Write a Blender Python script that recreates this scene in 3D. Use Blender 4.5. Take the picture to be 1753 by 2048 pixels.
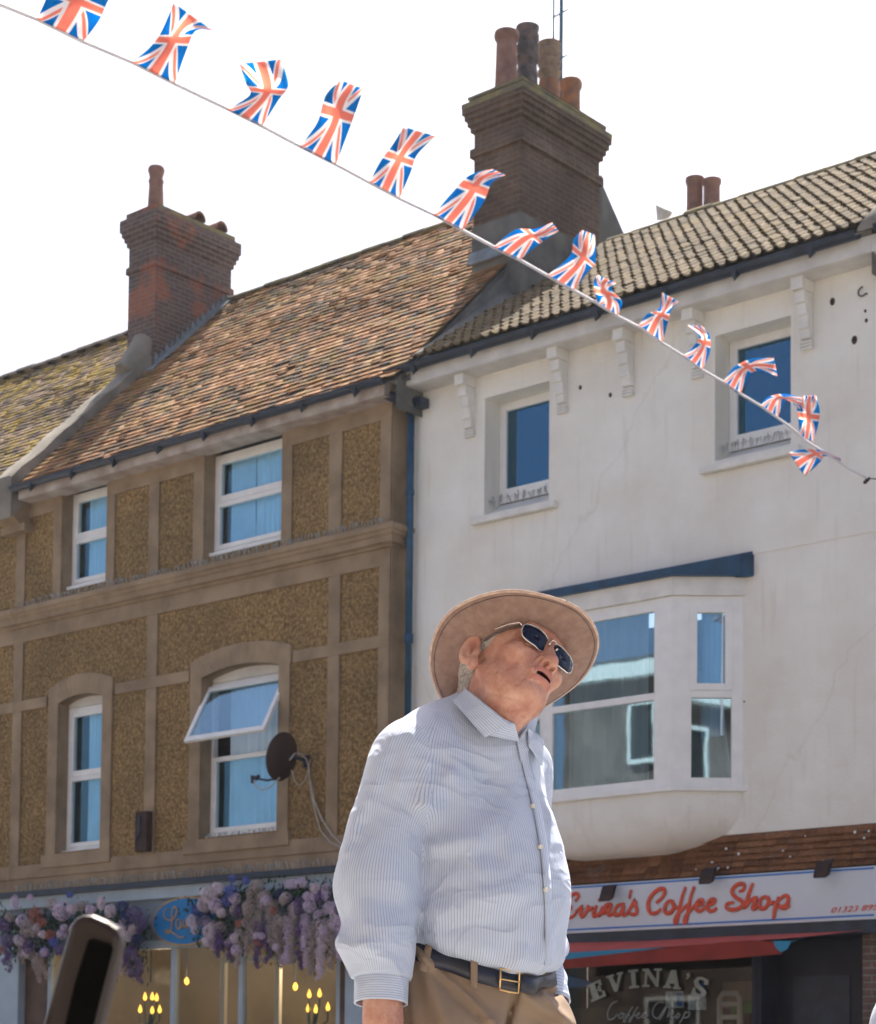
import bpy, bmesh, math, random
import numpy as np
from math import sin, cos, pi, radians, sqrt
from mathutils import Vector, Matrix
random.seed(7); np.random.seed(7)
scene = bpy.context.scene
for o in list(bpy.data.objects): bpy.data.objects.remove(o)
COL = scene.collection

# ------------------------------------------------------------------ camera
F, CX, CY = 4007.3, 876.5, 1917.9
YAW, PITCH, ROLL = .711902, .0568711, .009976
CAM = np.array([0, -19, .8])
_f = np.array([-sin(YAW)*cos(PITCH), cos(YAW)*cos(PITCH), sin(PITCH)])
_r = np.cross(_f, [0, 0, 1]); _r /= np.linalg.norm(_r); _u = np.cross(_r, _f)
RR = _r*cos(ROLL)+_u*sin(ROLL); UU = -_r*sin(ROLL)+_u*cos(ROLL)
cam_d = bpy.data.cameras.new('camera'); cam = bpy.data.objects.new('camera', cam_d); COL.objects.link(cam)
cam.matrix_world = Matrix(((RR[0], UU[0], -_f[0], CAM[0]), (RR[1], UU[1], -_f[1], CAM[1]), (RR[2], UU[2], -_f[2], CAM[2]), (0, 0, 0, 1)))
cam_d.sensor_fit = 'VERTICAL'; cam_d.sensor_height = 36; cam_d.sensor_width = 36*1753/2048
cam_d.lens = F/2048*36
cam_d.shift_y = (CY-1024)/2048; cam_d.shift_x = 0
cam_d.clip_end = 3000; cam_d.clip_start = .05
cam_d.dof.use_dof = True; cam_d.dof.focus_distance = 3.75; cam_d.dof.aperture_fstop = 16
scene.camera = cam
# ------------------------------------------------------------------ light
AZ = math.atan2(.92, -.385)          # direction towards the sun, from +X
EL = radians(61)
sd = Vector((cos(EL)*cos(AZ), cos(EL)*sin(AZ), sin(EL)))
w = bpy.data.worlds.new('World'); scene.world = w; w.use_nodes = True
nt = w.node_tree; nt.nodes.clear()
sky = nt.nodes.new('ShaderNodeTexSky'); sky.sky_type = 'NISHITA'; sky.sun_disc = False
sky.sun_elevation = EL; sky.sun_rotation = radians(90)-AZ
sky.air_density = .75; sky.dust_density = 5.0; sky.ozone_density = 1.0; sky.altitude = 10
bg = nt.nodes.new('ShaderNodeBackground'); bg.inputs[1].default_value = .105
ow = nt.nodes.new('ShaderNodeOutputWorld')
nt.links.new(sky.outputs[0], bg.inputs[0]); nt.links.new(bg.outputs[0], ow.inputs[0])
sl = bpy.data.lights.new('sun', 'SUN'); so = bpy.data.objects.new('sun', sl); COL.objects.link(so)
sl.energy = 5.0; sl.angle = radians(.53); sl.color = (1, .92, .80)
so.rotation_euler = sd.to_track_quat('Z', 'Y').to_euler(); so.location = (0, 0, 30)
scene.view_settings.view_transform = 'Standard'; scene.view_settings.look = 'None'
scene.view_settings.exposure = 1.36; scene.view_settings.gamma = 1
scene.render.engine = 'CYCLES'
scene.cycles.max_bounces = 8; scene.cycles.transparent_max_bounces = 12

# ------------------------------------------------------------------ helpers
def ray(px, py):
    d = _f + RR*(px-CX)/F - UU*(py-CY)/F
    return d
def W(px, py, ax, val):
    """where the line of sight of a photograph point meets the plane axis=val"""
    d = ray(px, py); t = (val-CAM[ax])/d[ax]; return CAM+t*d
def WX(px, py, y): return W(px, py, 1, y)

def link(o, parent=None):
    COL.objects.link(o)
    if parent is not None: o.parent = parent
    return o
def tag(o, label=None, cat=None, group=None, kind=None):
    if label: o['label'] = label
    if cat: o['category'] = cat
    if group: o['group'] = group
    if kind: o['kind'] = kind
    return o
def thing(name, label, cat, loc=(0, 0, 0), group=None):
    o = bpy.data.objects.new(name, None); o.location = loc; o.empty_display_size = .1
    COL.objects.link(o); return tag(o, label, cat, group)
def origin(o):
    v = Vector((0, 0, 0))
    while o is not None: v += Vector(o.location); o = o.parent
    return v

class MB:
    """collects vertices and faces in world coordinates"""
    def __init__(s): s.v = []; s.f = []; s.m = []; s.cur = 0
    def add(s, vs, fs):
        n = len(s.v); s.v += [tuple(map(float, v)) for v in vs]; s.f += [tuple(i+n for i in f) for f in fs]; s.m += [s.cur]*len(fs); return s
    def box(s, x0, x1, y0, y1, z0, z1):
        return s.add([(x0, y0, z0), (x1, y0, z0), (x1, y1, z0), (x0, y1, z0), (x0, y0, z1), (x1, y0, z1), (x1, y1, z1), (x0, y1, z1)],
                     [(0, 3, 2, 1), (4, 5, 6, 7), (0, 1, 5, 4), (1, 2, 6, 5), (2, 3, 7, 6), (3, 0, 4, 7)])
    def quad(s, a, b, c, d): return s.add([a, b, c, d], [(0, 1, 2, 3)])
    def prism(s, pts, d):
        """polygon pts (3d) extruded by vector d"""
        n = len(pts); d = np.array(d, float); P = [np.array(p, float) for p in pts]
        return s.add([tuple(p) for p in P]+[tuple(p+d) for p in P],
                     [tuple(range(n))[::-1], tuple(range(n, 2*n))]+[(i, (i+1) % n, (i+1) % n+n, i+n) for i in range(n)])
    def tube(s, pts, r, seg=8, cap=True):
        P = [np.array(p, float) for p in pts]; n = len(P); R = r if hasattr(r, '__len__') else [r]*n
        vs = []; up = None
        for i in range(n):
            t = P[min(i+1, n-1)]-P[max(i-1, 0)]; t /= (np.linalg.norm(t)+1e-12)
            if up is None: up = np.array([0, 0, 1.]) if abs(t[2]) < .9 else np.array([1., 0, 0])
            a = np.cross(t, up); a /= (np.linalg.norm(a)+1e-12); b = np.cross(a, t); up = b
            for k in range(seg):
                an = 2*pi*k/seg; vs.append(P[i]+R[i]*(a*cos(an)+b*sin(an)))
        fs = [(i*seg+k, i*seg+(k+1) % seg, (i+1)*seg+(k+1) % seg, (i+1)*seg+k) for i in range(n-1) for k in range(seg)]
        if cap: fs += [tuple(range(seg))[::-1], tuple(range((n-1)*seg, n*seg))]
        return s.add(vs, fs)
    def lathe(s, c, prof, seg=24, axis=2):
        vs = []
        for r, z in prof:
            for k in range(seg):
                a = 2*pi*k/seg; vs.append((c[0]+r*cos(a), c[1]+r*sin(a), c[2]+z))
        n = len(prof)
        fs = [(i*seg+k, i*seg+(k+1) % seg, (i+1)*seg+(k+1) % seg, (i+1)*seg+k) for i in range(n-1) for k in range(seg)]
        fs += [tuple(range(seg))[::-1], tuple(range((n-1)*seg, n*seg))]
        return s.add(vs, fs)
    def build(s, name, mats, parent=None, smooth=False, bevel=0, attr=None, label=None, kind=None, autosm=None):
        me = bpy.data.meshes.new(name); o = origin(parent)
        me.from_pydata([(v[0]-o.x, v[1]-o.y, v[2]-o.z) for v in s.v], [], s.f)
        if not isinstance(mats, (list, tuple)): mats = [mats]
        for m in mats: me.materials.append(m)
        if len(mats) > 1: me.polygons.foreach_set('material_index', s.m)
        if smooth: me.polygons.foreach_set('use_smooth', [True]*len(me.polygons))
        if attr:
            for k, (dom, vals) in attr.items():
                a = me.attributes.new(k, 'FLOAT', dom); a.data.foreach_set('value', np.array(vals, dtype=np.float32))
        me.update(); me.validate()
        ob = bpy.data.objects.new(name, me); link(ob, parent)
        if bevel:
            b = ob.modifiers.new('bevel', 'BEVEL'); b.width = bevel; b.segments = 2; b.limit_method = 'ANGLE'
        if autosm:
            me.polygons.foreach_set('use_smooth', [True]*len(me.polygons))
            me.set_sharp_from_angle(angle=radians(autosm))
        if label: ob['label'] = label
        if kind: ob['kind'] = kind
        return ob

# ------------------------------------------------------------------ materials
def newmat(name):
    m = bpy.data.materials.new(name); m.use_nodes = True; n = m.node_tree; n.nodes.clear()
    out = n.nodes.new('ShaderNodeOutputMaterial'); return m, n, out
def nd(n, t, **k):
    x = n.nodes.new(t)
    for a, v in k.items(): setattr(x, a, v)
    return x
def simple(name, col, rough=.7, var=.12, scale=4, bump=0, bscale=60, metal=0, col2=None, spec=.4, detail=6, trans=0, emit=None, coat=0):
    m, n, out = newmat(name); L = n.links.new
    p = nd(n, 'ShaderNodeBsdfPrincipled'); L(p.outputs[0], out.inputs[0])
    tc = nd(n, 'ShaderNodeTexCoord')
    no = nd(n, 'ShaderNodeTexNoise'); no.inputs['Scale'].default_value = scale; no.inputs['Detail'].default_value = detail
    L(tc.outputs['Object'], no.inputs['Vector'])
    r = nd(n, 'ShaderNodeValToRGB'); L(no.outputs['Fac'], r.inputs[0])
    c2 = col2 if col2 else tuple(c*(1-var) for c in col)
    c1 = col if col2 else tuple(min(1, c*(1+var)) for c in col)
    r.color_ramp.elements[0].position = .35; r.color_ramp.elements[1].position = .65
    r.color_ramp.elements[0].color = (*c2, 1); r.color_ramp.elements[1].color = (*c1, 1)
    L(r.outputs[0], p.inputs['Base Color'])
    p.inputs['Roughness'].default_value = rough; p.inputs['Metallic'].default_value = metal
    p.inputs['Specular IOR Level'].default_value = spec
    if coat: p.inputs['Coat Weight'].default_value = coat
    if bump:
        n2 = nd(n, 'ShaderNodeTexNoise'); n2.inputs['Scale'].default_value = bscale; n2.inputs['Detail'].default_value = 5
        L(tc.outputs['Object'], n2.inputs['Vector'])
        b = nd(n, 'ShaderNodeBump'); b.inputs['Strength'].default_value = bump; b.inputs['Distance'].default_value = .01
        L(n2.outputs['Fac'], b.inputs['Height']); L(b.outputs[0], p.inputs['Normal'])
    if emit:
        p.inputs['Emission Color'].default_value = (*emit[:3], 1); p.inputs['Emission Strength'].default_value = emit[3]
    return m
def glassmat(name, tint=(.8, .9, .95), refl=.35, gt=(.5, .72, .85)):
    m, n, out = newmat(name); L = n.links.new
    tr = nd(n, 'ShaderNodeBsdfTransparent'); tr.inputs[0].default_value = (*tint, 1)
    gl = nd(n, 'ShaderNodeBsdfGlossy'); gl.inputs['Roughness'].default_value = .02; gl.inputs[0].default_value = (*gt, 1)
    # slight waviness of the sheet
    tc = nd(n, 'ShaderNodeTexCoord'); no = nd(n, 'ShaderNodeTexNoise'); no.inputs['Scale'].default_value = 1.6
    L(tc.outputs['Object'], no.inputs['Vector'])
    b = nd(n, 'ShaderNodeBump'); b.inputs['Strength'].default_value = .02; b.inputs['Distance'].default_value = .03
    L(no.outputs[0], b.inputs['Height']); L(b.outputs[0], gl.inputs['Normal'])
    lw = nd(n, 'ShaderNodeLayerWeight'); lw.inputs['Blend'].default_value = .5
    fr = nd(n, 'ShaderNodeMath', operation='POWER'); L(lw.outputs['Facing'], fr.inputs[0]); fr.inputs[1].default_value = 3.5
    mr = nd(n, 'ShaderNodeMapRange'); mr.inputs['To Min'].default_value = refl; mr.inputs['To Max'].default_value = 1
    L(fr.outputs[0], mr.inputs['Value'])
    mx = nd(n, 'ShaderNodeMixShader'); L(mr.outputs[0], mx.inputs[0]); L(tr.outputs[0], mx.inputs[1]); L(gl.outputs[0], mx.inputs[2])
    L(mx.outputs[0], out.inputs[0]); return m
M = {}
M['white_wall'] = None
def wallmat():
    m, n, out = newmat('painted_render'); L = n.links.new
    p = nd(n, 'ShaderNodeBsdfPrincipled'); L(p.outputs[0], out.inputs[0]); p.inputs['Roughness'].default_value = .85
    tc = nd(n, 'ShaderNodeTexCoord')
    no = nd(n, 'ShaderNodeTexNoise'); no.inputs['Scale'].default_value = .9; no.inputs['Detail'].default_value = 7; no.inputs['Roughness'].default_value = .6
    L(tc.outputs['Object'], no.inputs['Vector'])
    r = nd(n, 'ShaderNodeValToRGB'); L(no.outputs[0], r.inputs[0])
    r.color_ramp.elements[0].position = .3; r.color_ramp.elements[0].color = (.72, .675, .59, 1)
    r.color_ramp.elements[1].position = .62; r.color_ramp.elements[1].color = (.82, .80, .735, 1)
    # vertical grime streaks, held by a stretched noise
    mp = nd(n, 'ShaderNodeMapping'); mp.inputs['Scale'].default_value = (5, 5, .45); L(tc.outputs['Object'], mp.inputs[0])
    n3 = nd(n, 'ShaderNodeTexNoise'); n3.inputs['Scale'].default_value = 2; n3.inputs['Detail'].default_value = 6; L(mp.outputs[0], n3.inputs['Vector'])
    r3 = nd(n, 'ShaderNodeValToRGB'); L(n3.outputs[0], r3.inputs[0])
    r3.color_ramp.elements[0].position = .58; r3.color_ramp.elements[0].color = (1, 1, 1, 1)
    r3.color_ramp.elements[1].position = .78; r3.color_ramp.elements[1].color = (.82, .77, .7, 1)
    mx = nd(n, 'ShaderNodeMix', data_type='RGBA', blend_type='MULTIPLY'); mx.inputs[0].default_value = .6
    L(r.outputs[0], mx.inputs[6]); L(r3.outputs[0], mx.inputs[7])
    # hairline cracks
    v = nd(n, 'ShaderNodeTexVoronoi', feature='DISTANCE_TO_EDGE'); v.inputs['Scale'].default_value = .17
    nw = nd(n, 'ShaderNodeTexNoise'); nw.inputs['Scale'].default_value = 2.5; nw.inputs['Detail'].default_value = 5; L(tc.outputs['Object'], nw.inputs['Vector'])
    ad = nd(n, 'ShaderNodeMix', data_type='RGBA', blend_type='LINEAR_LIGHT'); ad.inputs[0].default_value = .25
    L(tc.outputs['Object'], ad.inputs[6]); L(nw.outputs['Color'], ad.inputs[7]); L(ad.outputs[2], v.inputs['Vector'])
    rc = nd(n, 'ShaderNodeValToRGB'); L(v.outputs['Distance'], rc.inputs[0])
    rc.color_ramp.elements[0].position = 0; rc.color_ramp.elements[0].color = (.72, .68, .62, 1)
    rc.color_ramp.elements[1].position = .0022; rc.color_ramp.elements[1].color = (1, 1, 1, 1)
    m2 = nd(n, 'ShaderNodeMix', data_type='RGBA', blend_type='MULTIPLY'); m2.inputs[0].default_value = .25
    L(mx.outputs[2], m2.inputs[6]); L(rc.outputs[0], m2.inputs[7]); L(m2.outputs[2], p.inputs['Base Color'])
    n2 = nd(n, 'ShaderNodeTexNoise'); n2.inputs['Scale'].default_value = 28; n2.inputs['Detail'].default_value = 6; L(tc.outputs['Object'], n2.inputs['Vector'])
    n4 = nd(n, 'ShaderNodeTexNoise'); n4.inputs['Scale'].default_value = 2.2; n4.inputs['Detail'].default_value = 2; L(tc.outputs['Object'], n4.inputs['Vector'])
    b = nd(n, 'ShaderNodeBump'); b.inputs['Strength'].default_value = .35; b.inputs['Distance'].default_value = .012; L(n2.outputs[0], b.inputs['Height'])
    b2 = nd(n, 'ShaderNodeBump'); b2.inputs['Strength'].default_value = .5; b2.inputs['Distance'].default_value = .06; L(n4.outputs[0], b2.inputs['Height']); L(b.outputs[0], b2.inputs['Normal'])
    L(b2.outputs[0], p.inputs['Normal']); return m
def roughcast():
    m, n, out = newmat('roughcast'); L = n.links.new
    p = nd(n, 'ShaderNodeBsdfPrincipled'); L(p.outputs[0], out.inputs[0]); p.inputs['Roughness'].default_value = .95; p.inputs['Specular IOR Level'].default_value = .2
    tc = nd(n, 'ShaderNodeTexCoord')
    v = nd(n, 'ShaderNodeTexVoronoi'); v.inputs['Scale'].default_value = 30; L(tc.outputs['Object'], v.inputs['Vector'])
    no = nd(n, 'ShaderNodeTexNoise'); no.inputs['Scale'].default_value = 21; no.inputs['Detail'].default_value = 5; no.inputs['Roughness'].default_value = .75; L(tc.outputs['Object'], no.inputs['Vector'])
    r = nd(n, 'ShaderNodeValToRGB'); L(no.outputs[0], r.inputs[0]); e = r.color_ramp.elements
    e[0].position = .33; e[0].color = (.075, .048, .022, 1); e[1].position = .68; e[1].color = (.43, .30, .15, 1)
    a = e.new(.5); a.color = (.235, .155, .068, 1)
    n5 = nd(n, 'ShaderNodeTexNoise'); n5.inputs['Scale'].default_value = .8; n5.inputs['Detail'].default_value = 4; L(tc.outputs['Object'], n5.inputs['Vector'])
    r5 = nd(n, 'ShaderNodeValToRGB'); L(n5.outputs[0], r5.inputs[0])
    r5.color_ramp.elements[0].position = .3; r5.color_ramp.elements[0].color = (.74, .72, .72, 1); r5.color_ramp.elements[1].position = .7; r5.color_ramp.elements[1].color = (1.2, 1.14, 1.06, 1)
    mx = nd(n, 'ShaderNodeMix', data_type='RGBA', blend_type='MULTIPLY'); mx.inputs[0].default_value = 1
    L(r.outputs[0], mx.inputs[6]); L(r5.outputs[0], mx.inputs[7]); L(mx.outputs[2], p.inputs['Base Color'])
    b = nd(n, 'ShaderNodeBump'); b.inputs['Strength'].default_value = .9; b.inputs['Distance'].default_value = .02; L(v.outputs['Distance'], b.inputs['Height']); b.invert = True
    L(b.outputs[0], p.inputs['Normal']); return m
def brickmat(name, c1, c2, mortar, red=None, grime=.5):
    m, n, out = newmat(name); L = n.links.new
    p = nd(n, 'ShaderNodeBsdfPrincipled'); L(p.outputs[0], out.inputs[0]); p.inputs['Roughness'].default_value = .9
    tc = nd(n, 'ShaderNodeTexCoord'); sx = nd(n, 'ShaderNodeSeparateXYZ'); L(tc.outputs['Object'], sx.inputs[0])
    ad = nd(n, 'ShaderNodeMath', operation='ADD'); L(sx.outputs[0], ad.inputs[0]); L(sx.outputs[1], ad.inputs[1])
    cb = nd(n, 'ShaderNodeCombineXYZ'); L(ad.outputs[0], cb.inputs[0]); L(sx.outputs[2], cb.inputs[1])
    br = nd(n, 'ShaderNodeTexBrick'); L(cb.outputs[0], br.inputs['Vector'])
    br.inputs['Scale'].default_value = 1; br.inputs['Brick Width'].default_value = .225; br.inputs['Row Height'].default_value = .075
    br.inputs['Mortar Size'].default_value = .010; br.inputs['Mortar Smooth'].default_value = .3; br.inputs['Bias'].default_value = 0
    br.inputs['Color1'].default_value = (*c1, 1); br.inputs['Color2'].default_value = (*c2, 1); br.inputs['Mortar'].default_value = (*mortar, 1)
    no = nd(n, 'ShaderNodeTexNoise'); no.inputs['Scale'].default_value = 1.3; no.inputs['Detail'].default_value = 6; L(tc.outputs['Object'], no.inputs['Vector'])
    r = nd(n, 'ShaderNodeValToRGB'); L(no.outputs[0], r.inputs[0]); r.color_ramp.elements[0].position = .38; r.color_ramp.elements[1].position = .62
    rd = red if red else tuple(x*.5 for x in c1)
    r.color_ramp.elements[0].color = (*rd, 1); r.color_ramp.elements[1].color = (1, 1, 1, 1)
    mx = nd(n, 'ShaderNodeMix', data_type='RGBA', blend_type='MULTIPLY' if not red else 'MIX'); 
    if red:
        iv = nd(n, 'ShaderNodeMath', operation='MULTIPLY'); 
        rr2 = nd(n, 'ShaderNodeMapRange'); rr2.inputs['From Min'].default_value = .52; rr2.inputs['From Max'].default_value = .6; L(no.outputs[0], rr2.inputs['Value'])
        # keep mortar joints through the red patch
        mf = nd(n, 'ShaderNodeMath', operation='SUBTRACT'); mf.inputs[0].default_value = 1; L(br.outputs['Fac'], mf.inputs[1])
        L(rr2.outputs[0], iv.inputs[0]); L(mf.outputs[0], iv.inputs[1]); L(iv.outputs[0], mx.inputs[0])
        L(br.outputs[0], mx.inputs[6]); mx.inputs[7].default_value = (*red, 1)
    else:
        mx.inputs[0].default_value = grime; L(br.outputs[0], mx.inputs[6]); L(r.outputs[0], mx.inputs[7])
    n6 = nd(n, 'ShaderNodeTexNoise'); n6.inputs['Scale'].default_value = 14; n6.inputs['Detail'].default_value = 6; L(tc.outputs['Object'], n6.inputs['Vector'])
    r6 = nd(n, 'ShaderNodeValToRGB'); L(n6.outputs[0], r6.inputs[0]); r6.color_ramp.elements[0].position = .3; r6.color_ramp.elements[0].color = (.6, .6, .6, 1); r6.color_ramp.elements[1].position = .7
    m7 = nd(n, 'ShaderNodeMix', data_type='RGBA', blend_type='MULTIPLY'); m7.inputs[0].default_value = .7
    L(mx.outputs[2], m7.inputs[6]); L(r6.outputs[0], m7.inputs[7]); L(m7.outputs[2], p.inputs['Base Color'])
    b = nd(n, 'ShaderNodeBump'); b.inputs['Strength'].default_value = .8; b.inputs['Distance'].default_value = .01; b.invert = True
    L(br.outputs['Fac'], b.inputs['Height']); L(b.outputs[0], p.inputs['Normal']); return m
def tilemat(name, ramp, lichen=(.42, .30, .06), lich=(.56, .68), rough=.9):
    m, n, out = newmat(name); L = n.links.new
    p = nd(n, 'ShaderNodeBsdfPrincipled'); L(p.outputs[0], out.inputs[0]); p.inputs['Roughness'].default_value = rough; p.inputs['Specular IOR Level'].default_value = .25
    at = nd(n, 'ShaderNodeAttribute', attribute_name='rnd'); tc = nd(n, 'ShaderNodeTexCoord')
    n1 = nd(n, 'ShaderNodeTexNoise'); n1.inputs['Scale'].default_value = .7; n1.inputs['Detail'].default_value = 3; L(tc.outputs['Object'], n1.inputs['Vector'])
    a1 = nd(n, 'ShaderNodeMath', operation='MULTIPLY_ADD'); L(n1.outputs[0], a1.inputs[0]); a1.inputs[1].default_value = 1.4; a1.inputs[2].default_value = -.7
    a2 = nd(n, 'ShaderNodeMath', operation='ADD'); L(at.outputs['Fac'], a2.inputs[0]); L(a1.outputs[0], a2.inputs[1])
    r = nd(n, 'ShaderNodeValToRGB'); L(a2.outputs[0], r.inputs[0]); e = r.color_ramp.elements
    e[0].position = ramp[0][0]; e[0].color = (*ramp[0][1], 1); e[1].position = ramp[-1][0]; e[1].color = (*ramp[-1][1], 1)
    for q, c in ramp[1:-1]: x = e.new(q); x.color = (*c, 1)
    n2 = nd(n, 'ShaderNodeTexNoise'); n2.inputs['Scale'].default_value = 3.2; n2.inputs['Detail'].default_value = 9; n2.inputs['Roughness'].default_value = .7; L(tc.outputs['Object'], n2.inputs['Vector'])
    mr = nd(n, 'ShaderNodeMapRange'); mr.inputs['From Min'].default_value = lich[0]; mr.inputs['From Max'].default_value = lich[1]; L(n2.outputs[0], mr.inputs['Value'])
    mx = nd(n, 'ShaderNodeMix', data_type='RGBA'); L(mr.outputs[0], mx.inputs[0]); L(r.outputs[0], mx.inputs[6]); mx.inputs[7].default_value = (*lichen, 1)
    n3 = nd(n, 'ShaderNodeTexNoise'); n3.inputs['Scale'].default_value = 20; n3.inputs['Detail'].default_value = 6; L(tc.outputs['Object'], n3.inputs['Vector'])
    r3 = nd(n, 'ShaderNodeValToRGB'); L(n3.outputs[0], r3.inputs[0]); r3.color_ramp.elements[0].position = .3; r3.color_ramp.elements[0].color = (.6, .6, .6, 1); r3.color_ramp.elements[1].position = .65; r3.color_ramp.elements[1].color = (1.1, 1.1, 1.1, 1)
    m3 = nd(n, 'ShaderNodeMix', data_type='RGBA', blend_type='MULTIPLY'); m3.inputs[0].default_value = .8; L(mx.outputs[2], m3.inputs[6]); L(r3.outputs[0], m3.inputs[7])
    L(m3.outputs[2], p.inputs['Base Color'])
    b = nd(n, 'ShaderNodeBump'); b.inputs['Strength'].default_value = .5; b.inputs['Distance'].default_value = .01; L(n3.outputs[0], b.inputs['Height']); L(b.outputs[0], p.inputs['Normal'])
    return m
M['white_wall'] = wallmat(); M['roughcast'] = roughcast()
M['strip'] = simple('cement_strip', (.34, .245, .155), .9, col2=(.22, .155, .095), scale=2.5, bump=.3, bscale=40, detail=8)
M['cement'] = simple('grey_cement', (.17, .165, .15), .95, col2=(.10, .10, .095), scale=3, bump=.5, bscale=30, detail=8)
M['cement_lit'] = simple('sunlit_cement', (.26, .23, .19), .95, col2=(.13, .12, .10), scale=2.2, bump=.5, bscale=30, detail=8)  # lighter, warmer copy of the grey cement, sunlight painted into its colour
M['upvc'] = simple('white_upvc', (.80, .79, .76), .35, .04, 6)
M['soffit'] = simple('white_board', (.62, .60, .56), .6, .12, 3)
M['fascia_old'] = simple('weathered_fascia', (.52, .46, .41), .7, col2=(.33, .26, .22), scale=3.5, detail=8)
M['sill'] = simple('painted_sill', (.72, .70, .65), .7, .08, 5, bump=.2)
M['gutter'] = simple('black_gutter', (.012, .022, .045), .35, .3, 5)
M['pipe'] = simple('blue_pipe', (.012, .07, .14), .35, .25, 6)
M['bluelead'] = simple('blue_painted_lead', (.006, .05, .11), .5, .25, 5)
M['lead'] = simple('lead_flashing', (.17, .20, .22), .6, .25, 6, bump=.4)
M['curtain'] = simple('skylit_net_curtain', (.62, .76, .84), .9, .06, 3)  # blue of the reflected sky painted into the net's colour
M['curtain_w'] = simple('cream_curtain', (.55, .52, .47), .9, .06, 3)
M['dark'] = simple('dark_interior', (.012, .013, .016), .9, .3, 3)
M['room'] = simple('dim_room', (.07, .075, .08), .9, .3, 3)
M['glass'] = glassmat('window_glass', refl=.24)
M['glass_net'] = glassmat('net_window_glass', tint=(.85, .95, 1), refl=.08, gt=(.4, .7, .85))
M['glass_dk'] = glassmat('dark_window_glass', tint=(.3, .38, .45), refl=.34, gt=(.16, .42, .62))
M['shopglass'] = glassmat('shop_glass', tint=(.8, .8, .78), refl=.035, gt=(.7, .75, .78))
M['brick_l'] = brickmat('chimney_brick', (.095, .055, .052), (.15, .095, .08), (.20, .175, .15), red=(.33, .10, .05))
M['brick_b'] = brickmat('big_chimney_brick', (.13, .072, .048), (.19, .11, .07), (.20, .16, .12), grime=.5)
M['brick_o'] = brickmat('opposite_brick', (.22, .13, .10), (.17, .11, .085), (.3, .27, .24))
M['capping'] = simple('mossy_mortar', (.24, .20, .09), .95, col2=(.13, .12, .09), scale=5, bump=.6, bscale=25, detail=8)
M['pot'] = simple('terracotta_pot', (.24, .125, .095), .85, .2, 7, bump=.2)
M['pot_o'] = simple('orange_pot', (.36, .16, .075), .85, col2=(.2, .11, .08), scale=7, bump=.2)
M['pot_y'] = simple('buff_pot', (.34, .24, .15), .85, col2=(.19, .14, .11), scale=9, bump=.2)
M['pot_g'] = simple('sooty_pot', (.16, .12, .11), .85, col2=(.06, .06, .07), scale=8, bump=.2)
M['tile_l'] = tilemat('plain_clay_tiles', [(.0, (.05, .042, .04)), (.28, (.13, .085, .06)), (.5, (.235, .12, .06)), (.72, (.35, .17, .08)), (1., (.40, .25, .14))], lichen=(.27, .19, .06), lich=(.5, .66))
M['tile_ll'] = tilemat('mossy_clay_tiles', [(.0, (.06, .052, .05)), (.35, (.14, .11, .09)), (.65, (.22, .15, .11)), (1., (.33, .24, .19))], lichen=(.34, .24, .03), lich=(.47, .6))
M['tile_w'] = tilemat('concrete_tiles', [(.0, (.06, .045, .03)), (.5, (.115, .085, .052)), (1., (.175, .13, .078))], lichen=(.15, .11, .035), lich=(.5, .68))
M['tile_band'] = tilemat('hung_tiles', [(.0, (.11, .045, .02)), (.5, (.19, .075, .03)), (1., (.27, .12, .055))], lichen=(.15, .13, .11), lich=(.55, .75))
M['ridge'] = simple('ridge_tiles', (.27, .22, .16), .9, col2=(.14, .12, .1), scale=4, bump=.3)
M['spike'] = simple('spike_wire', (.5, .49, .46), .5, .2, 5)
M['metal'] = simple('aerial_metal', (.05, .12, .16), .4, .2, 5, metal=.3)
M['rust'] = simple('rusty_iron', (.055, .022, .016), .8, col2=(.02, .012, .012), scale=9, bump=.4)
M['asphalt'] = simple('asphalt', (.06, .06, .06), .9, .2, 3, bump=.4, bscale=90)
M['paving'] = simple('paving', (.36, .345, .32), .9, .12, 1.5, bump=.3, bscale=40)
M['paint'] = simple('road_paint', (.75, .75, .72), .7, .1, 8)
M['render_o'] = simple('opposite_render', (.72, .66, .55), .9, .08, 2)
M['rooftop'] = simple('slate', (.1, .1, .11), .8, .2, 4)
# ================================================================== veil: haze box added to imitate glare over the buildings
hm, hn, ho = newmat('thin_glare_veil'); pv = nd(hn, 'ShaderNodeVolumePrincipled'); pv.inputs['Color'].default_value = (.92, .96, 1, 1); pv.inputs['Density'].default_value = .0003; pv.inputs['Anisotropy'].default_value = .45
hn.links.new(pv.outputs[0], ho.inputs['Volume'])
hb = MB(); hb.box(-92, 62, -62, 72, -1.2, 22); tag(hb.build('glare_veil', hm), kind='stuff')
# ================================================================== ground
def flat(name, x0, x1, y0, y1, z, m):
    b = MB(); b.quad((x0, y0, z), (x1, y0, z), (x1, y1, z), (x0, y1, z)); return tag(b.build(name, m), kind='structure')
flat('ground', -90, 60, -60, 70, -.02, M['paving'])
flat('road', -89, 59, -14.2, -4.6, .004, M['asphalt'])
for nm, a, c in (('pavement', -4.6, .6), ('pavement', -21.2, -14.2)):
    b = MB(); b.box(-89, 59, a, c, -.05, .0 if a < -10 else .12)
    if a < -10:
        b = MB(); b.box(-89, 59, a, c, -.05, .008)
    tag(b.build(nm, M['paving']), kind='structure')
b = MB()
for i in range(-20, 14): b.box(i*4., i*4.+2., -9.45, -9.35, .0045, .009)
tag(b.build('road_marking', M['paint']), kind='structure')

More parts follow.
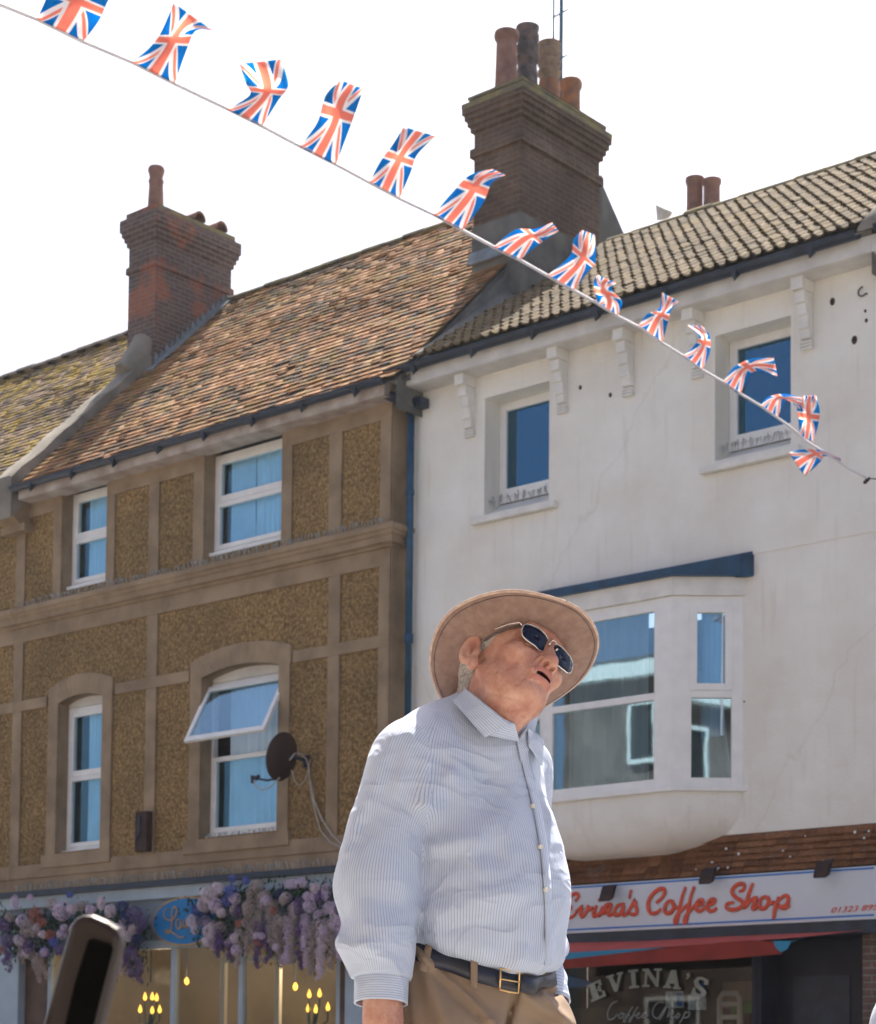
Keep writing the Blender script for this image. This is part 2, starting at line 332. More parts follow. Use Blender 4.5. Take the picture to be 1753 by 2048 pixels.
# ================================================================== wall with openings
def wall(b, x0, x1, z0, z1, y, ops, depth, mi=0, rev=None):
    xs = sorted({x0, x1, *[o[0] for o in ops], *[o[1] for o in ops]}); zs = sorted({z0, z1, *[o[2] for o in ops], *[o[3] for o in ops]})
    b.cur = mi
    for i in range(len(xs)-1):
        for j in range(len(zs)-1):
            cx, cz = (xs[i]+xs[i+1])/2, (zs[j]+zs[j+1])/2
            if any(o[0] < cx < o[1] and o[2] < cz < o[3] for o in ops): continue
            b.quad((xs[i], y, zs[j]), (xs[i+1], y, zs[j]), (xs[i+1], y, zs[j+1]), (xs[i], y, zs[j+1]))
    b.cur = mi if rev is None else rev
    for (a, c, e, f) in ops:
        y2 = y+depth
        b.quad((a, y, e), (a, y, f), (a, y2, f), (a, y2, e)); b.quad((c, y, e), (c, y2, e), (c, y2, f), (c, y, f))
        b.quad((a, y, f), (c, y, f), (c, y2, f), (a, y2, f)); b.quad((a, y, e), (a, y2, e), (c, y2, e), (c, y, e))
    b.cur = 0

def curtain(name, parent, x0, x1, z0, z1, y, m, folds=7, amp=.03, lean=0.):
    b = MB(); nx = folds*8; nz = 10; vs = []
    for j in range(nz+1):
        for i in range(nx+1):
            u = i/nx; v = j/nz
            x = x0+(x1-x0)*u + lean*(1-v)**2
            vs.append((x, y+amp*sin(u*folds*2*pi+.6*sin(v*3+u*9))*(1-.3*v), z0+(z1-z0)*v))
    b.add(vs, [(j*(nx+1)+i, j*(nx+1)+i+1, (j+1)*(nx+1)+i+1, (j+1)*(nx+1)+i) for j in range(nz) for i in range(nx)])
    return b.build(name, m, parent, smooth=True)

def frame_rect(b, x0, x1, z0, z1, y0, y1, t):
    b.box(x0, x0+t, y0, y1, z0, z1); b.box(x1-t, x1, y0, y1, z0, z1)
    b.box(x0+t, x1-t, y0, y1, z0, z0+t); b.box(x0+t, x1-t, y0, y1, z1-t, z1)

def window(parent, x0, x1, z0, z1, y, mid=None, outer=.05, sash=.09, glass='glass', cur='curtain', curx=None, sill=None, open_top=False, folds=9, label=None, mids=.16, top_in=0):
    """upvc window: outer frame, two lights divided by a transom"""
    b = MB(); frame_rect(b, x0, x1, z0, z1, y, y+.09, outer)
    panes = []
    X0, X1, Z0, Z1 = x0+outer, x1-outer, z0+outer, z1-outer
    if mid is None: lights = [(X0, X1, Z0, Z1, sash)]
    else: lights = [(X0, X1, mid, Z1, sash), (X0, X1, Z0, mid, sash*.75)]
    for k, (a, c, e, f, s) in enumerate(lights):
        if open_top and k == 0:
            continue
        frame_rect(b, a+.001, c-.001, e+.001, f-.001, y-.012, y+.06, s); panes.append((a+s, c-s, e+s, f-s))
    if open_top: b.box(X0, X1, y-.005, y+.07, mid-.05, mid-.001)
    win = b.build('window', M['upvc'], parent, bevel=.006, label=label)
    for (a, c, e, f) in panes:
        g = MB(); g.box(a-.004, c+.004, y+.02, y+.03, e-.004, f+.004); g.build('pane', M[glass], win)
    if sill:
        s = MB(); s.box(x0-sill[0], x1+sill[1], y-sill[2], y+.02, z0-.05, z0-.001); s.build('window_sill', M['upvc'], win, bevel=.006)
    if cur:
        for (a, c) in (curx or [(x0+.1, x1-.05)]):
            curtain('curtain', win, a, c, z0+.02, z1-.02, y+.10, M[cur], folds, .02)
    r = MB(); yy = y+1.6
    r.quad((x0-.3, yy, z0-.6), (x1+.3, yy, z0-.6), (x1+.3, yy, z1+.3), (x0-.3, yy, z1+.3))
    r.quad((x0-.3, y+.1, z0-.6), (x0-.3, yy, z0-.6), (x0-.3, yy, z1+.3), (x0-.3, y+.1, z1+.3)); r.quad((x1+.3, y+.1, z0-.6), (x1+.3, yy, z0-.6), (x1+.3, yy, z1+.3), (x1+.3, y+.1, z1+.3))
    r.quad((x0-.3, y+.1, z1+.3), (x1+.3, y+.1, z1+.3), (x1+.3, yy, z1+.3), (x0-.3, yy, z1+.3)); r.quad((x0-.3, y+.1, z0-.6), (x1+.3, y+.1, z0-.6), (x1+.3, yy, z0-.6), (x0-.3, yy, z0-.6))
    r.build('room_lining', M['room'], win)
    return win

def spikes(parent, x0, x1, y, z, h=.11, n=None, dens=42):
    b = MB(); n = n or int((x1-x0)*dens)
    for i in range(n):
        x = x0+(x1-x0)*(i+random.random())/n; a = random.uniform(-.05, .05); yy = y+random.uniform(-.03, .03); t = .0016
        hh = h*random.uniform(.7, 1.1)
        b.add([(x-t, yy, z), (x+t, yy, z), (x+a+t, yy+random.uniform(-.05, .03), z+hh), (x+a-t, yy, z+hh), (x, yy+2*t, z), (x+a, yy+2*t, z+hh)],
              [(0, 1, 2, 3), (1, 4, 5, 2), (4, 0, 3, 5)])
    return b.build('bird_spikes', M['spike'], parent, kind='stuff')

# ---- tile sheets
def plain_tiles(x0, x1, P0, P1, gauge, wd, jitter=.02, xclip=None):
    """P0=(y,z) eave, P1=(y,z) ridge"""
    L = sqrt((P1[0]-P0[0])**2+(P1[1]-P0[1])**2); t = np.array([0, (P1[0]-P0[0])/L, (P1[1]-P0[1])/L]); n = np.array([0, -t[2], t[1]])
    b = MB(); rn = []; rows = int(L/gauge)
    for r in range(rows):
        k = int((x1-x0)/wd)+1; off = (r % 2)*wd/2+random.uniform(-.01, .01)
        sag = .012*sin(r*.35)
        for i in range(-1, k):
            a = x0+i*wd+off; c = a+wd-.006; a = max(a, x0); c = min(c, x1)
            if c-a < .02: continue
            s0 = r*gauge+random.gauss(0, .004); s1 = s0+gauge*1.35; tl = .02
            h = .034+random.gauss(0, .005)+sag*.3; tw = random.gauss(0, .003)
            o = np.array([0, P0[0], P0[1]])
            def p(x, s, hh): q = o+t*s+n*hh; return (x, q[1], q[2])
            b.add([p(a, s0, h-tl), p(c, s0, h-tl+tw), p(c, s0, h+tw), p(a, s0, h), p(a, s1, 0), p(c, s1, 0)], [(0, 1, 2, 3), (3, 2, 5, 4), (0, 3, 4), (1, 5, 2), (0, 4, 5, 1)])
            v = min(1, max(0, random.gauss(.5, .24))); rn += [v]*5
    return b, rn
def roll_tiles(x0, x1, P0, P1, gauge, per):
    L = sqrt((P1[0]-P0[0])**2+(P1[1]-P0[1])**2); t = np.array([0, (P1[0]-P0[0])/L, (P1[1]-P0[1])/L]); n = np.array([0, -t[2], t[1]])
    b = MB(); rn = []; rows = int(L/gauge); o = np.array([0, P0[0], P0[1]]); SEG = 10
    def prof(u):   # flat pan with a round roll
        u %= 1
        return .034*sin(pi*(u-.5)/.5)**.8 if u > .5 else -.006*sin(pi*u/.5)
    for r in range(rows):
        k = int((x1-x0)/per)
        for i in range(k):
            js = random.gauss(0, .006); jh = random.gauss(0, .004); v = min(1, max(0, random.gauss(.5, .2)))
            sh = (r % 2)*.5*0
            vs = []
            for q in range(SEG+1):
                x = x0+(i+sh+q/SEG*1.0)*per; hh = prof(q/SEG-.0)
                for s, z in ((0, .0), (0, .022), (gauge*1.25, -.012)):
                    pt = o+t*(r*gauge+s+js)+n*(hh+z+.03+jh); vs.append((x, pt[1], pt[2]))
            fs = []
            for q in range(SEG):
                a = q*3; fs += [(a, a+3, a+4, a+1), (a+1, a+4, a+5, a+2)]
            b.add(vs, fs); rn += [v]*len(fs)
    return b, rn
def underlay(parent, x0, x1, P0, P1, y2, m, base):
    """solid roof volume below the tiles: front slope, back slope"""
    b = MB(); e = .03
    ys = [P0[0]+.05, P1[0], y2]; zs = [P0[1]-e, P1[1]-e, base]
    for a, c in ((x0, x1),):
        b.quad((a, ys[0], zs[0]), (c, ys[0], zs[0]), (c, ys[1], zs[1]), (a, ys[1], zs[1]))
        b.quad((a, ys[1], zs[1]), (c, ys[1], zs[1]), (c, ys[2], zs[2]), (a, ys[2], zs[2]))
        for x in (a, c): b.add([(x, ys[0], zs[0]), (x, ys[1], zs[1]), (x, ys[2], zs[2]), (x, ys[0], base-.2)], [(0, 1, 2, 3)])
    return b.build('roof_slope', m, parent)
def gutter(parent, x0, x1, y, z, r=.075, m='gutter', name='gutter', brackets=True):
    b = MB(); seg = 8; vs = []
    for x in (x0, x1):
        for rr in (r, r-.008):
            for k in range(seg+1):
                a = pi+pi*k/seg; vs.append((x, y+rr*cos(a), z+rr*sin(a)))
    n = seg+1
    fs = [(k, k+1, 2*n+k+1, 2*n+k) for k in range(seg)]+[(n+k, 3*n+k, 3*n+k+1, n+k+1) for k in range(seg)]
    fs += [(0, n, n+1, 1)]+[(k, n+k, n+k+1, k+1) for k in range(1, seg)]+[(2*n+k, 2*n+k+1, 3*n+k+1, 3*n+k) for k in range(seg)]
    fs += [(0, 2*n, 3*n, n), (seg, n+seg, 3*n+seg, 2*n+seg)]
    b.add(vs, fs)
    if brackets:
        x = x0+.5
        while x < x1: b.add([(x-.05, y-r-.004, z-.02), (x+.05, y-r-.004, z-.02), (x, y-r+.03, z-.17), (x-.05, y+r, z-.02), (x+.05, y+r, z-.02)], [(0, 2, 1), (0, 3, 2), (1, 2, 4), (3, 4, 2)]); x += .95
    return b.build(name, M[m], parent)
def ridge(parent, x0, x1, y, z, m='ridge', r=.12):
    b = MB(); x = x0
    while x < x1-.05:
        e = min(x+.44, x1); vs = []; dz = random.gauss(0, .006); rr = r+random.gauss(0, .004)
        for xx, q in ((x, rr+.006), (e, rr)):
            for k in range(9):
                a = pi*k/8; vs.append((xx, y+q*cos(a), z+dz+q*sin(a)*.85-.02))
        b.add(vs, [(k, k+9, k+10, k+1) for k in range(8)]+[tuple(range(9)), tuple(range(9, 18))[::-1]]); x = e
    return b.build('ridge_tiles', M[m], parent, autosm=50)
def pot(parent, x, y, z, prof, m, name='chimney_pot', seg=24, label=None):
    b = MB(); b.lathe((x, y, z), prof, seg); return b.build(name, m, parent, autosm=35, label=label)
def courses(parent, x0, x1, y0, y1, zb, steps, mat, name='chimney_stack', ztop_m=None):
    """steps: (z0,z1,out)"""
    b = MB()
    for (a, c, o_) in steps: b.box(x0-o_, x1+o_, y0-o_, y1+o_, a, c)
    return b.build(name, mat, parent)

# ================================================================== LEFT HOUSE (brown, rendered panels)
LH = thing('terraced_house', 'brown roughcast terraced house with cement bands, mossy clay roof and two floors of white windows', 'house', (-20.9, 0, 0))
XL, XR = -24.71, -17.03; Y0 = -.26; YR = Y0+.03      # front of strips, face of roughcast
opsU = [(-23.72, -22.69, 7.95, 9.56), (-20.58, -19.05, 7.95, 9.56)]
opsL = [(-23.72, -22.70, 4.02, 6.36), (-20.57, -19.05, 4.02, 6.36)]
b = MB(); wall(b, XL, XR-.02, 3.40, 9.62, YR, opsU+opsL, .27, 0, 1)
b.cur = 1
b.quad((XR-.02, YR, 3.4), (XR-.02, .3, 3.4), (XR-.02, .3, 9.62), (XR-.02, YR, 9.62))
b.build('wall', [M['roughcast'], M['strip']], LH)
def strips(parent, cols_u, cols_l, xs0, xs1, ops=True, mirror=None):
    b = MB(); y1 = YR+.002
    f = (lambda x: x) if mirror is None else (lambda x: 2*mirror-x)
    def bx(x0, x1, z0, z1, dy=0):
        a, c = sorted((f(x0), f(x1))); b.box(a, c, Y0-dy, y1, z0, z1)
    # upper storey
    for (a, c) in cols_u: bx(a, c, 7.80, 9.21)
    bx(-24.82, -23.725, 9.21, 9.60); bx(-22.685, -20.585, 9.21, 9.60); bx(-19.045, -17.03, 9.21, 9.60)
    # band under cornice
    bx(-24.82, -17.03, 7.30, 7.52)
    # verticals lower storey, full height
    for (a, c) in cols_l: bx(a, c, 6.40, 7.30)
    for (a, c) in cols_l: bx(a, c, 3.87, 6.24)
    # mid band, interrupted by arched heads
    for (a, c) in ((-24.82, -24.0), (-22.42, -20.83), (-18.78, -17.03)): bx(a, c, 6.24, 6.40)
    # window surrounds (jambs)
    for (a, c) in ((-23.95, -23.722), (-22.698, -22.48), (-20.80, -20.572), (-19.048, -18.84)): bx(a, c, 3.86, 6.30, .004)
    bx(-24.82, -17.03, 3.67, 3.87); bx(-24.82, -17.03, 3.40, 3.67, -.02)
    # arched heads
    for (a, c) in ((-23.72, -22.70), (-20.57, -19.05)):
        w2 = .23; N = 12; inner = []; outer = []; rise_i = .10 if c-a > 1.2 else .085
        for k in range(N+1):
            u = k/N; x = a+(c-a)*u; inner.append((x, 6.255+rise_i*4*u*(1-u)))
            xo = a-w2+(c-a+2*w2)*u; outer.append((xo, 6.50+.15*4*u*(1-u)))
        for k in range(N):
            p = [inner[k], inner[k+1], outer[k+1], outer[k]]
            if mirror is not None: p = [(f(q[0]), q[1]) for q in p][::-1]
            b.prism([(q[0], Y0-.006, q[1]) for q in p], (0, .12, 0))
            p2 = [inner[k], (inner[k][0], 6.37), (inner[k+1][0], 6.37), inner[k+1]]
            if mirror is not None: p2 = [(f(q[0]), q[1]) for q in p2][::-1]
            b.prism([(q[0], Y0-.002, q[1]) for q in p2][::-1], (0, .34, 0))
        bx(a-w2, a+.001, 6.255, 6.50, .0055); bx(c-.001, c+w2, 6.255, 6.50, .0055)
        bx(a-w2-.07, c+w2+.03, 3.80, 3.99, .035)      # projecting sill block
    return b.build('cement_band', M['strip'], parent, bevel=.006)
U = [(-24.82, -24.60), (-23.92, -23.725), (-22.685, -22.50), (-21.75, -21.53), (-20.80, -20.585), (-19.045, -18.85), (-18.16, -17.93), (-17.24, -17.03)]
Lc = [(-24.82, -24.60), (-21.74, -21.52), (-18.14, -17.93), (-17.24, -17.03)]
strips(LH, U, Lc, XL, XR)
b = MB(); b.box(XR-.018, XR+.002, Y0, .28, 3.4, 9.6); b.build('side_return', M['strip'], LH)
def cornice(parent, x0, x1, ret=True):
    b = MB()
    prof = [(Y0, 7.52), (Y0-.03, 7.53), (Y0-.035, 7.56), (Y0-.10, 7.57), (Y0-.105, 7.645), (Y0-.135, 7.665), (Y0-.14, 7.70), (Y0-.17, 7.72), (Y0-.175, 7.775), (Y0-.16, 7.80), (Y0, 7.84)]
    n = len(prof); vs = [(x0, y, z) for y, z in prof]+[(x1+((Y0-y) if ret else 0), y, z) for y, z in prof]
    fs = [(i, i+1, n+i+1, n+i) for i in range(n-1)]+[tuple(range(n))]
    if ret:
        vs += [(x1+(Y0-y), .1, z) for y, z in prof]; fs += [(n+i, n+i+1, 2*n+i+1, 2*n+i) for i in range(n-1)]
    b.add(vs, fs); return b.build('cornice', M['strip'], parent)
cornice(LH, -24.71, XR)
spikes(LH, -24.6, -17.1, Y0-.07, 7.81, .10, dens=30)
spikes(LH, -24.6, -17.9, Y0-.06, 3.46, .12, dens=26)
# windows of the brown house
window(LH, -23.73, -22.60, 8.04, 9.46, -.05, mid=8.76, sill=(.0, 0, .10), curx=[(-23.45, -22.6)], glass='glass_net')
window(LH, -20.59, -18.95, 8.04, 9.44, -.05, mid=8.76, sill=(.0, 0, .10), curx=[(-20.36, -19.85), (-19.85, -19.0)], glass='glass_net', label='wide upper window with net curtains painted with blue skylight behind both panes')
wl = window(LH, -23.73, -22.60, 4.05, 6.20, -.05, mid=5.16, sill=(.0, 0, .10), curx=[(-23.36, -22.6)], glass='glass_net')
wo = window(LH, -20.58, -18.95, 4.05, 6.20, -.05, mid=5.16, sill=(.0, 0, .10), curx=[(-20.3, -19.0)], glass='glass_net', open_top=True, label='window with its top light propped open')
spikes(wo, -20.5, -19.1, Y0+.06, 4.0, .07, dens=30)
b = MB(); b.box(-23.71, -22.71, -.06, .02, 6.205, 6.36); b.build('arch_infill', M['soffit'], LH)
b = MB(); b.box(-20.56, -19.06, -.06, .02, 6.205, 6.36); b.build('arch_infill', M['soffit'], LH)
# open top-hung casement
hz, hy = 6.13, -.07; A = radians(28); hL = .93
def cs(x, s, n): return (x, hy-sin(A)*s-cos(A)*n*1.0, hz-cos(A)*s+sin(A)*n*1.0)
b = MB()
def slab(x0, x1, s0, s1, t0=0, t1=.05, bb=None):
    bb = bb or b; bb.prism([cs(x0, s0, t0), cs(x1, s0, t0), cs(x1, s1, t0), cs(x0, s1, t0)], tuple(np.array(cs(0, 0, t1))-np.array(cs(0, 0, t0))))
cx0, cx1 = -20.60, -19.02
slab(cx0, cx1, 0, .075); slab(cx0, cx1, hL-.08, hL); slab(cx0, cx0+.075, .076, hL-.081); slab(cx1-.075, cx1, .076, hL-.081)
cas = b.build('casement', M['upvc'], wo, bevel=.005)
g = MB(); slab(cx0+.07, cx1-.07, .07, hL-.075, .02, .03, g); g.build('casement_pane', M['glass'], wo)
# soffit, fascia, gutter, roof
b = MB(); b.box(-24.45, -16.95, -.52, -.50, 9.42, 9.60); b.build('fascia', M['fascia_old'], LH)
b = MB(); b.box(-24.45, -16.95, -.498, -.2, 9.415, 9.44); b.box(-16.97, -16.95, -.498, .3, 9.42, 9.6); b.build('soffit', M['fascia_old'], LH)
gutter(LH, -24.5, -16.88, -.60, 9.60)
PE, PR = (-.56, 9.60), (3.76, 13.80)
b, rn = plain_tiles(-24.50, -16.72, PE, PR, .15, .17)
b.build('roof', M['tile_l'], LH, attr={'rnd': ('FACE', rn)})
underlay(LH, -24.71, -16.75, PE, PR, 8.0, M['cement'], 9.4)
ridge(LH, -24.4, -17.2, PR[0], PR[1]-.01, 'capping', .10)
# parapet on the party line
b = MB(); pf = []
sl_ = (PR[1]-PE[1])/(PR[0]-PE[0])
def par(x0, x1, m, name, parent, h=.22, yb=-.62, yt=2.2):
    b = MB(); N = 14; vs = []
    for i in range(N+1):
        y = yb+(yt-yb)*i/N; z = PE[1]+(y-PE[0])*sl_; w_ = .02*sin(i*1.7)
        vs += [(x0, y, z-.4), (x0, y, z+h+w_), (x0+.05, y, z+h+.03+w_), (x1-.05, y, z+h+.03+w_), (x1, y, z+h+w_), (x1, y, z-.4)]
    fs = [(i*6+k, i*6+k+1, i*6+6+k+1, i*6+6+k) for i in range(N) for k in range(5)]+[(0, 5, 4, 3, 2, 1)]
    b.add(vs, fs); return b.build(name, m, parent, autosm=40)
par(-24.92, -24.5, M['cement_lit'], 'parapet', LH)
b = MB(); b.prism([(-24.905, -.60, 9.75), (-24.905, -.60, 9.2), (-24.905, -.45, 9.1), (-24.905, -.2, 9.0), (-24.905, -.2, 9.9)], (.39, 0, 0)); b.box(-25.0, -24.42, -.42, -.2, 8.98, 9.09); b.build('corbel', M['strip'], LH)
# chimney of the brown house
CH = MB()
for (a, c, o_) in ((12.0, 13.90, 0), (13.90, 14.01, .035), (14.01, 14.36, 0), (14.36, 14.44, .03), (14.44, 14.52, .06), (14.52, 14.60, .09), (14.60, 14.80, .115), (14.80, 14.92, .04)): CH.box(-25.12-o_, -24.45+o_, 2.12-o_, 3.80+o_, a, c)
ch = CH.build('chimney', M['brick_l'], LH)
b = MB(); b.add([(-25.15, 2.09, 14.921), (-24.42, 2.09, 14.921), (-24.42, 3.83, 14.921), (-25.15, 3.83, 14.921), (-25.0, 2.3, 15.0), (-24.55, 2.3, 15.0), (-24.55, 3.6, 15.0), (-25.0, 3.6, 15.0)], [(0, 1, 5, 4), (1, 2, 6, 5), (2, 3, 7, 6), (3, 0, 4, 7), (4, 5, 6, 7)]); b.box(-24.409, -24.40, 2.12, 3.82, 14.805, 14.915); b.build('mortar_capping', M['capping'], ch)
pot(ch, -24.80, 2.4, 14.93, [(.135, 0), (.133, .15), (.115, .52), (.128, .55), (.128, .575), (.11, .60), (.115, .66), (.135, .72), (.14, .76), (.125, .80), (.1, .80), (.1, .7), (.02, .69)], M['pot'])
for yy in (3.05, 3.55):
    b = MB(); vs = []
    for x in (-25.0, -24.42):
        for r_ in (.13, .105):
            for k in range(9): vs.append((x, yy+r_*cos(pi*k/8), 14.96+r_*1.15*sin(pi*k/8)))
    b.add(vs, [(k, k+18, k+19, k+1) for k in range(8)]+[(9+k, 10+k, 28+k, 27+k) for k in range(8)]+[(18+k, 27+k, 28+k, 19+k) for k in range(8)]+[(k, k+1, 10+k, 9+k) for k in range(8)])
    b.add([(-24.95, yy-.1, 14.96), (-24.95, yy+.1, 14.96), (-24.95, yy, 15.09)], [(0, 1, 2)])
    b.build('half_round_cowl', M['pot'], ch, autosm=50)
# stepped lead flashing up the side of the chimney
b = MB(); N = 15
for i in range(N):
    y = 2.12+(3.80-2.12)*i/N; z = PE[1]+(y-PE[0])*sl_; dy = (3.80-2.12)/N
    b.prism([(-24.449, y-.02, z-.12), (-24.449, y+dy, z+dy*sl_-.12), (-24.449, y+dy, z+dy*sl_+.07), (-24.449, y+.02, z+.24)], (.012, 0, 0))
b.prism([(-24.44, 1.95, PE[1]+(1.95-PE[0])*sl_+.03), (-24.29, 1.95, PE[1]+(1.95-PE[0])*sl_+.03), (-24.29, 3.76, PR[1]+.03), (-24.44, 3.76, PR[1]+.03)], (0, -.02, .02))
b.build('flashing', M['lead'], LH)
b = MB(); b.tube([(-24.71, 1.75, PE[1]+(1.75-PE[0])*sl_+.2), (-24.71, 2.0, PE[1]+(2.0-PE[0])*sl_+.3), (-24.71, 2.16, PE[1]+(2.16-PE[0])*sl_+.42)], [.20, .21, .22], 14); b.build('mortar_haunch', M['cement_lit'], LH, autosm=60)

# ================================================================== FAR LEFT HOUSE
FH = thing('terraced_house', 'brown roughcast house at the far left with a yellow-mossed roof, cut by the photo edge', 'house', (-27.5, 0, 0))
b = MB(); wall(b, -31.0, -24.71, 3.40, 9.62, YR, [], .3); b.build('wall', M['roughcast'], FH)
b = MB()
for (a, c) in ((-25.9, -25.7), (-27.0, -26.8), (-28.6, -28.4), (-30.0, -29.8)): b.box(a, c, Y0, YR+.002, 7.8, 9.21); b.box(a, c, Y0, YR+.002, 3.87, 6.24)
for (z0, z1) in ((9.21, 9.6), (7.3, 7.52), (6.24, 6.40), (3.67, 3.87)): b.box(-31, -24.821, Y0, YR+.002, z0, z1)
b.box(-31, -24.821, Y0+.02, YR+.002, 3.4, 3.67); b.build('cement_band', M['strip'], FH)
cornice(FH, -31.0, -24.71, False)
b, rn = plain_tiles(-31.0, -24.92, PE, PR, .15, .17); b.build('roof', M['tile_ll'], FH, attr={'rnd': ('FACE', rn)})
underlay(FH, -31, -24.72, PE, PR, 8.0, M['cement'], 9.4); ridge(FH, -31, -25.2, PR[0], PR[1]+.02)
b = MB(); b.box(-31, -24.93, -.52, -.50, 9.30, 9.60); b.box(-31, -24.93, -.498, -.2, 9.30, 9.32); b.build('fascia', M['upvc'], FH)
gutter(FH, -31, -24.95, -.60, 9.60)

# ================================================================== WHITE HOUSE
WH = thing('terraced_house', 'cream painted terraced house with bay window above the coffee shop', 'house', (-12.5, 0, 0))
WX0, WX1 = -17.0, -10.15
ops = [(-15.71, -14.69, 7.76, 9.24), (-12.31, -11.32, 7.78, 9.23), (-14.9, -12.05, 4.05, 6.3)]
b = MB(); wall(b, WX0, WX1, 2.9, 9.70, 0, ops, .34)
b.box(-16.9, -16.86, -.02, 0.01, 2.9, 9.3)
b.build('wall', M['white_wall'], WH)
b = MB()
b.prism([(-11.80, -.012, 6.9), (-10.15, -.012, 6.9), (-10.15, -.012, 6.62), (-11.80, -.012, 6.62)], (0, .02, 0)); b.build('wall_ledge', M['white_wall'], WH)
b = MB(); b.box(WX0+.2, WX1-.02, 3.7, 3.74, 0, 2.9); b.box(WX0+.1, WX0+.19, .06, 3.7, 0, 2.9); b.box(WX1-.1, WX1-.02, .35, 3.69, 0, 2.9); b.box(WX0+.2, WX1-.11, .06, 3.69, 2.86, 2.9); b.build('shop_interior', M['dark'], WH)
# window architraves / sills
for (x0, x1) in ((-15.71, -14.69), (-12.31, -11.32)):
    window(WH, x0-.06, x1+.08, 7.96, 9.30, .30, mid=None, outer=.07, sash=.10, glass='glass_dk', cur=None, label='left attic window' if x0 < -14 else 'right attic window')
    b = MB(); b.box(x0-.16, x1+.14, -.09, .0, 7.64, 7.73); b.add([(x0, 0, 7.735), (x1, 0, 7.735), (x1, .31, 7.94), (x0, .31, 7.94), (x0, 0, 7.64), (x1, 0, 7.64)], [(0, 1, 2, 3), (0, 4, 5, 1)])
    b.build('stone_sill', M['sill'], WH, bevel=.01)
    spikes(WH, x0+.02, x1, .1, 7.86, .13, dens=45)
# eaves
b = MB(); b.box(-16.88, WX1, -.32, -.30, 9.54, 9.72); b.build('fascia', M['soffit'], WH)
b = MB(); b.box(-16.88, WX1, -.298, .02, 9.535, 9.56); b.box(-16.88, -16.86, -.298, 0, 9.56, 9.7); b.build('soffit', M['soffit'], WH)
def bracket(x):
    b = MB(); w_ = .075
    b.box(x-w_, x+w_, -.255, -.001, 9.40, 9.534)
    prof = [(-.195, 9.398), (-.19, 9.27), (-.15, 9.26), (-.145, 9.14), (-.115, 9.13), (-.11, 9.0), (-.085, 8.99), (-.08, 8.90), (-.055, 8.89)]
    b.prism([(x-w_+.012, y, z) for y, z in prof]+[(x-w_+.012, -.001, 8.89), (x-w_+.012, -.001, 9.398)], (2*w_-.024, 0, 0))
    for z in (8.85, 8.815, 8.78): b.box(x-w_, x+w_, -.06, -.001, z-.0, z+.026)
    b.build('eaves_bracket', M['sill'], WH, bevel=.006)
for x in (-15.93, -14.47, -13.50, -12.53, -11.10): bracket(x)
gutter(WH, -17.02, WX1-.12, -.40, 9.76, .08)
WE, WR = (-.36, 9.82), (3.72, 12.64)
b, rn = roll_tiles(-16.66, WX1-.1, WE, WR, .245, .155)
b.build('roof', M['tile_w'], WH, attr={'rnd': ('FACE', rn)}, autosm=50)
underlay(WH, -16.74, WX1, WE, WR, 8, M['cement'], 9.5)
ridge(WH, -16.5, WX1+.1, WR[0], WR[1]+.02, 'capping', .10)
# verge wall between the two roofs (rendered cheek)
b = MB(); b.prism([(-16.75, -.40, 9.60), (-16.75, 3.76, 13.72), (-16.75, 3.76, 12.6), (-16.75, -.3, 9.6)], (.08, 0, 0)); N = 10; vs = []
ws = (WR[1]-WE[1])/(WR[0]-WE[0])
for i in range(N+1):
    y = -.30+i*.38; z = WE[1]+(y-WE[0])*ws
    hh = .02+.27*i/N
    vs += [(-16.67, y, z+.05+hh*.9), (-16.62, y, z+.05+hh*.35), (-16.50, y, z+.05+.05*hh), (-16.40, y, z+.045)]
b.add(vs, [(i*4+k, i*4+4+k, i*4+5+k, i*4+k+1) for i in range(N) for k in range(3)])
b.build('verge_cement', M['cement'], WH, autosm=70)
# big chimney
BC = MB()
for (a, c, o_) in ((10.9, 13.40, 0), (13.40, 13.52, .045), (13.52, 13.76, 0), (13.76, 13.84, .04), (13.84, 13.92, .07), (13.92, 14.0, .10), (14.0, 14.15, .125), (14.15, 14.22, .05)): BC.box(-17.33-o_, -16.50+o_, 1.68-o_, 3.46+o_, a, c)
bc = BC.build('chimney', M['brick_b'], WH)
b = MB(); b.box(-17.40, -16.43, 1.61, 3.53, 14.221, 14.26); b.add([(-17.4, 1.62, 14.261), (-16.42, 1.62, 14.261), (-16.42, 3.52, 14.261), (-17.4, 3.52, 14.261), (-17.15, 1.85, 14.38), (-16.7, 1.85, 14.38), (-16.7, 3.35, 14.38), (-17.15, 3.35, 14.38)], [(0, 1, 5, 4), (1, 2, 6, 5), (2, 3, 7, 6), (3, 0, 4, 7), (4, 5, 6, 7)]); b.box(-17.46, -16.37, 1.55, 3.59, 14.08, 14.155); b.build('mortar_capping', M['capping'], bc)
b = MB(); b.box(-17.34, -16.49, 1.66, 3.47, 10.9, 12.42); b.build('cement_base', M['cement'], bc)
b = MB(); b.prism([(-17.36, 1.58, 11.86), (-16.48, 1.58, 11.86), (-16.48, 1.658, 12.05), (-17.36, 1.658, 12.05)], (0, -.01, .012)); b.build('flashing', M['lead'], bc)
pot(bc, -16.95, 1.90, 14.30, [(.165, 0), (.155, .2), (.14, .72), (.17, .76), (.175, .80), (.165, .85), (.13, .85), (.12, .75), (.02, .72)], M['pot'], label='plain pinkish pot at the street end')
def ringed(x, y, h, m, lab): 
    p = [(.15, 0), (.15, .3*h), (.135, .52*h)]
    for k in range(3):
        z = (.54+.14*k)*h; p += [(.15, z), (.165, z+.02), (.165, z+.075), (.145, z+.09), (.138, z+.10)]
    p += [(.16, .96*h), (.165, h), (.12, h), (.1, h-.1), (.02, h-.12)]
    pot(bc, x, y, 14.30, p, m, label=lab)
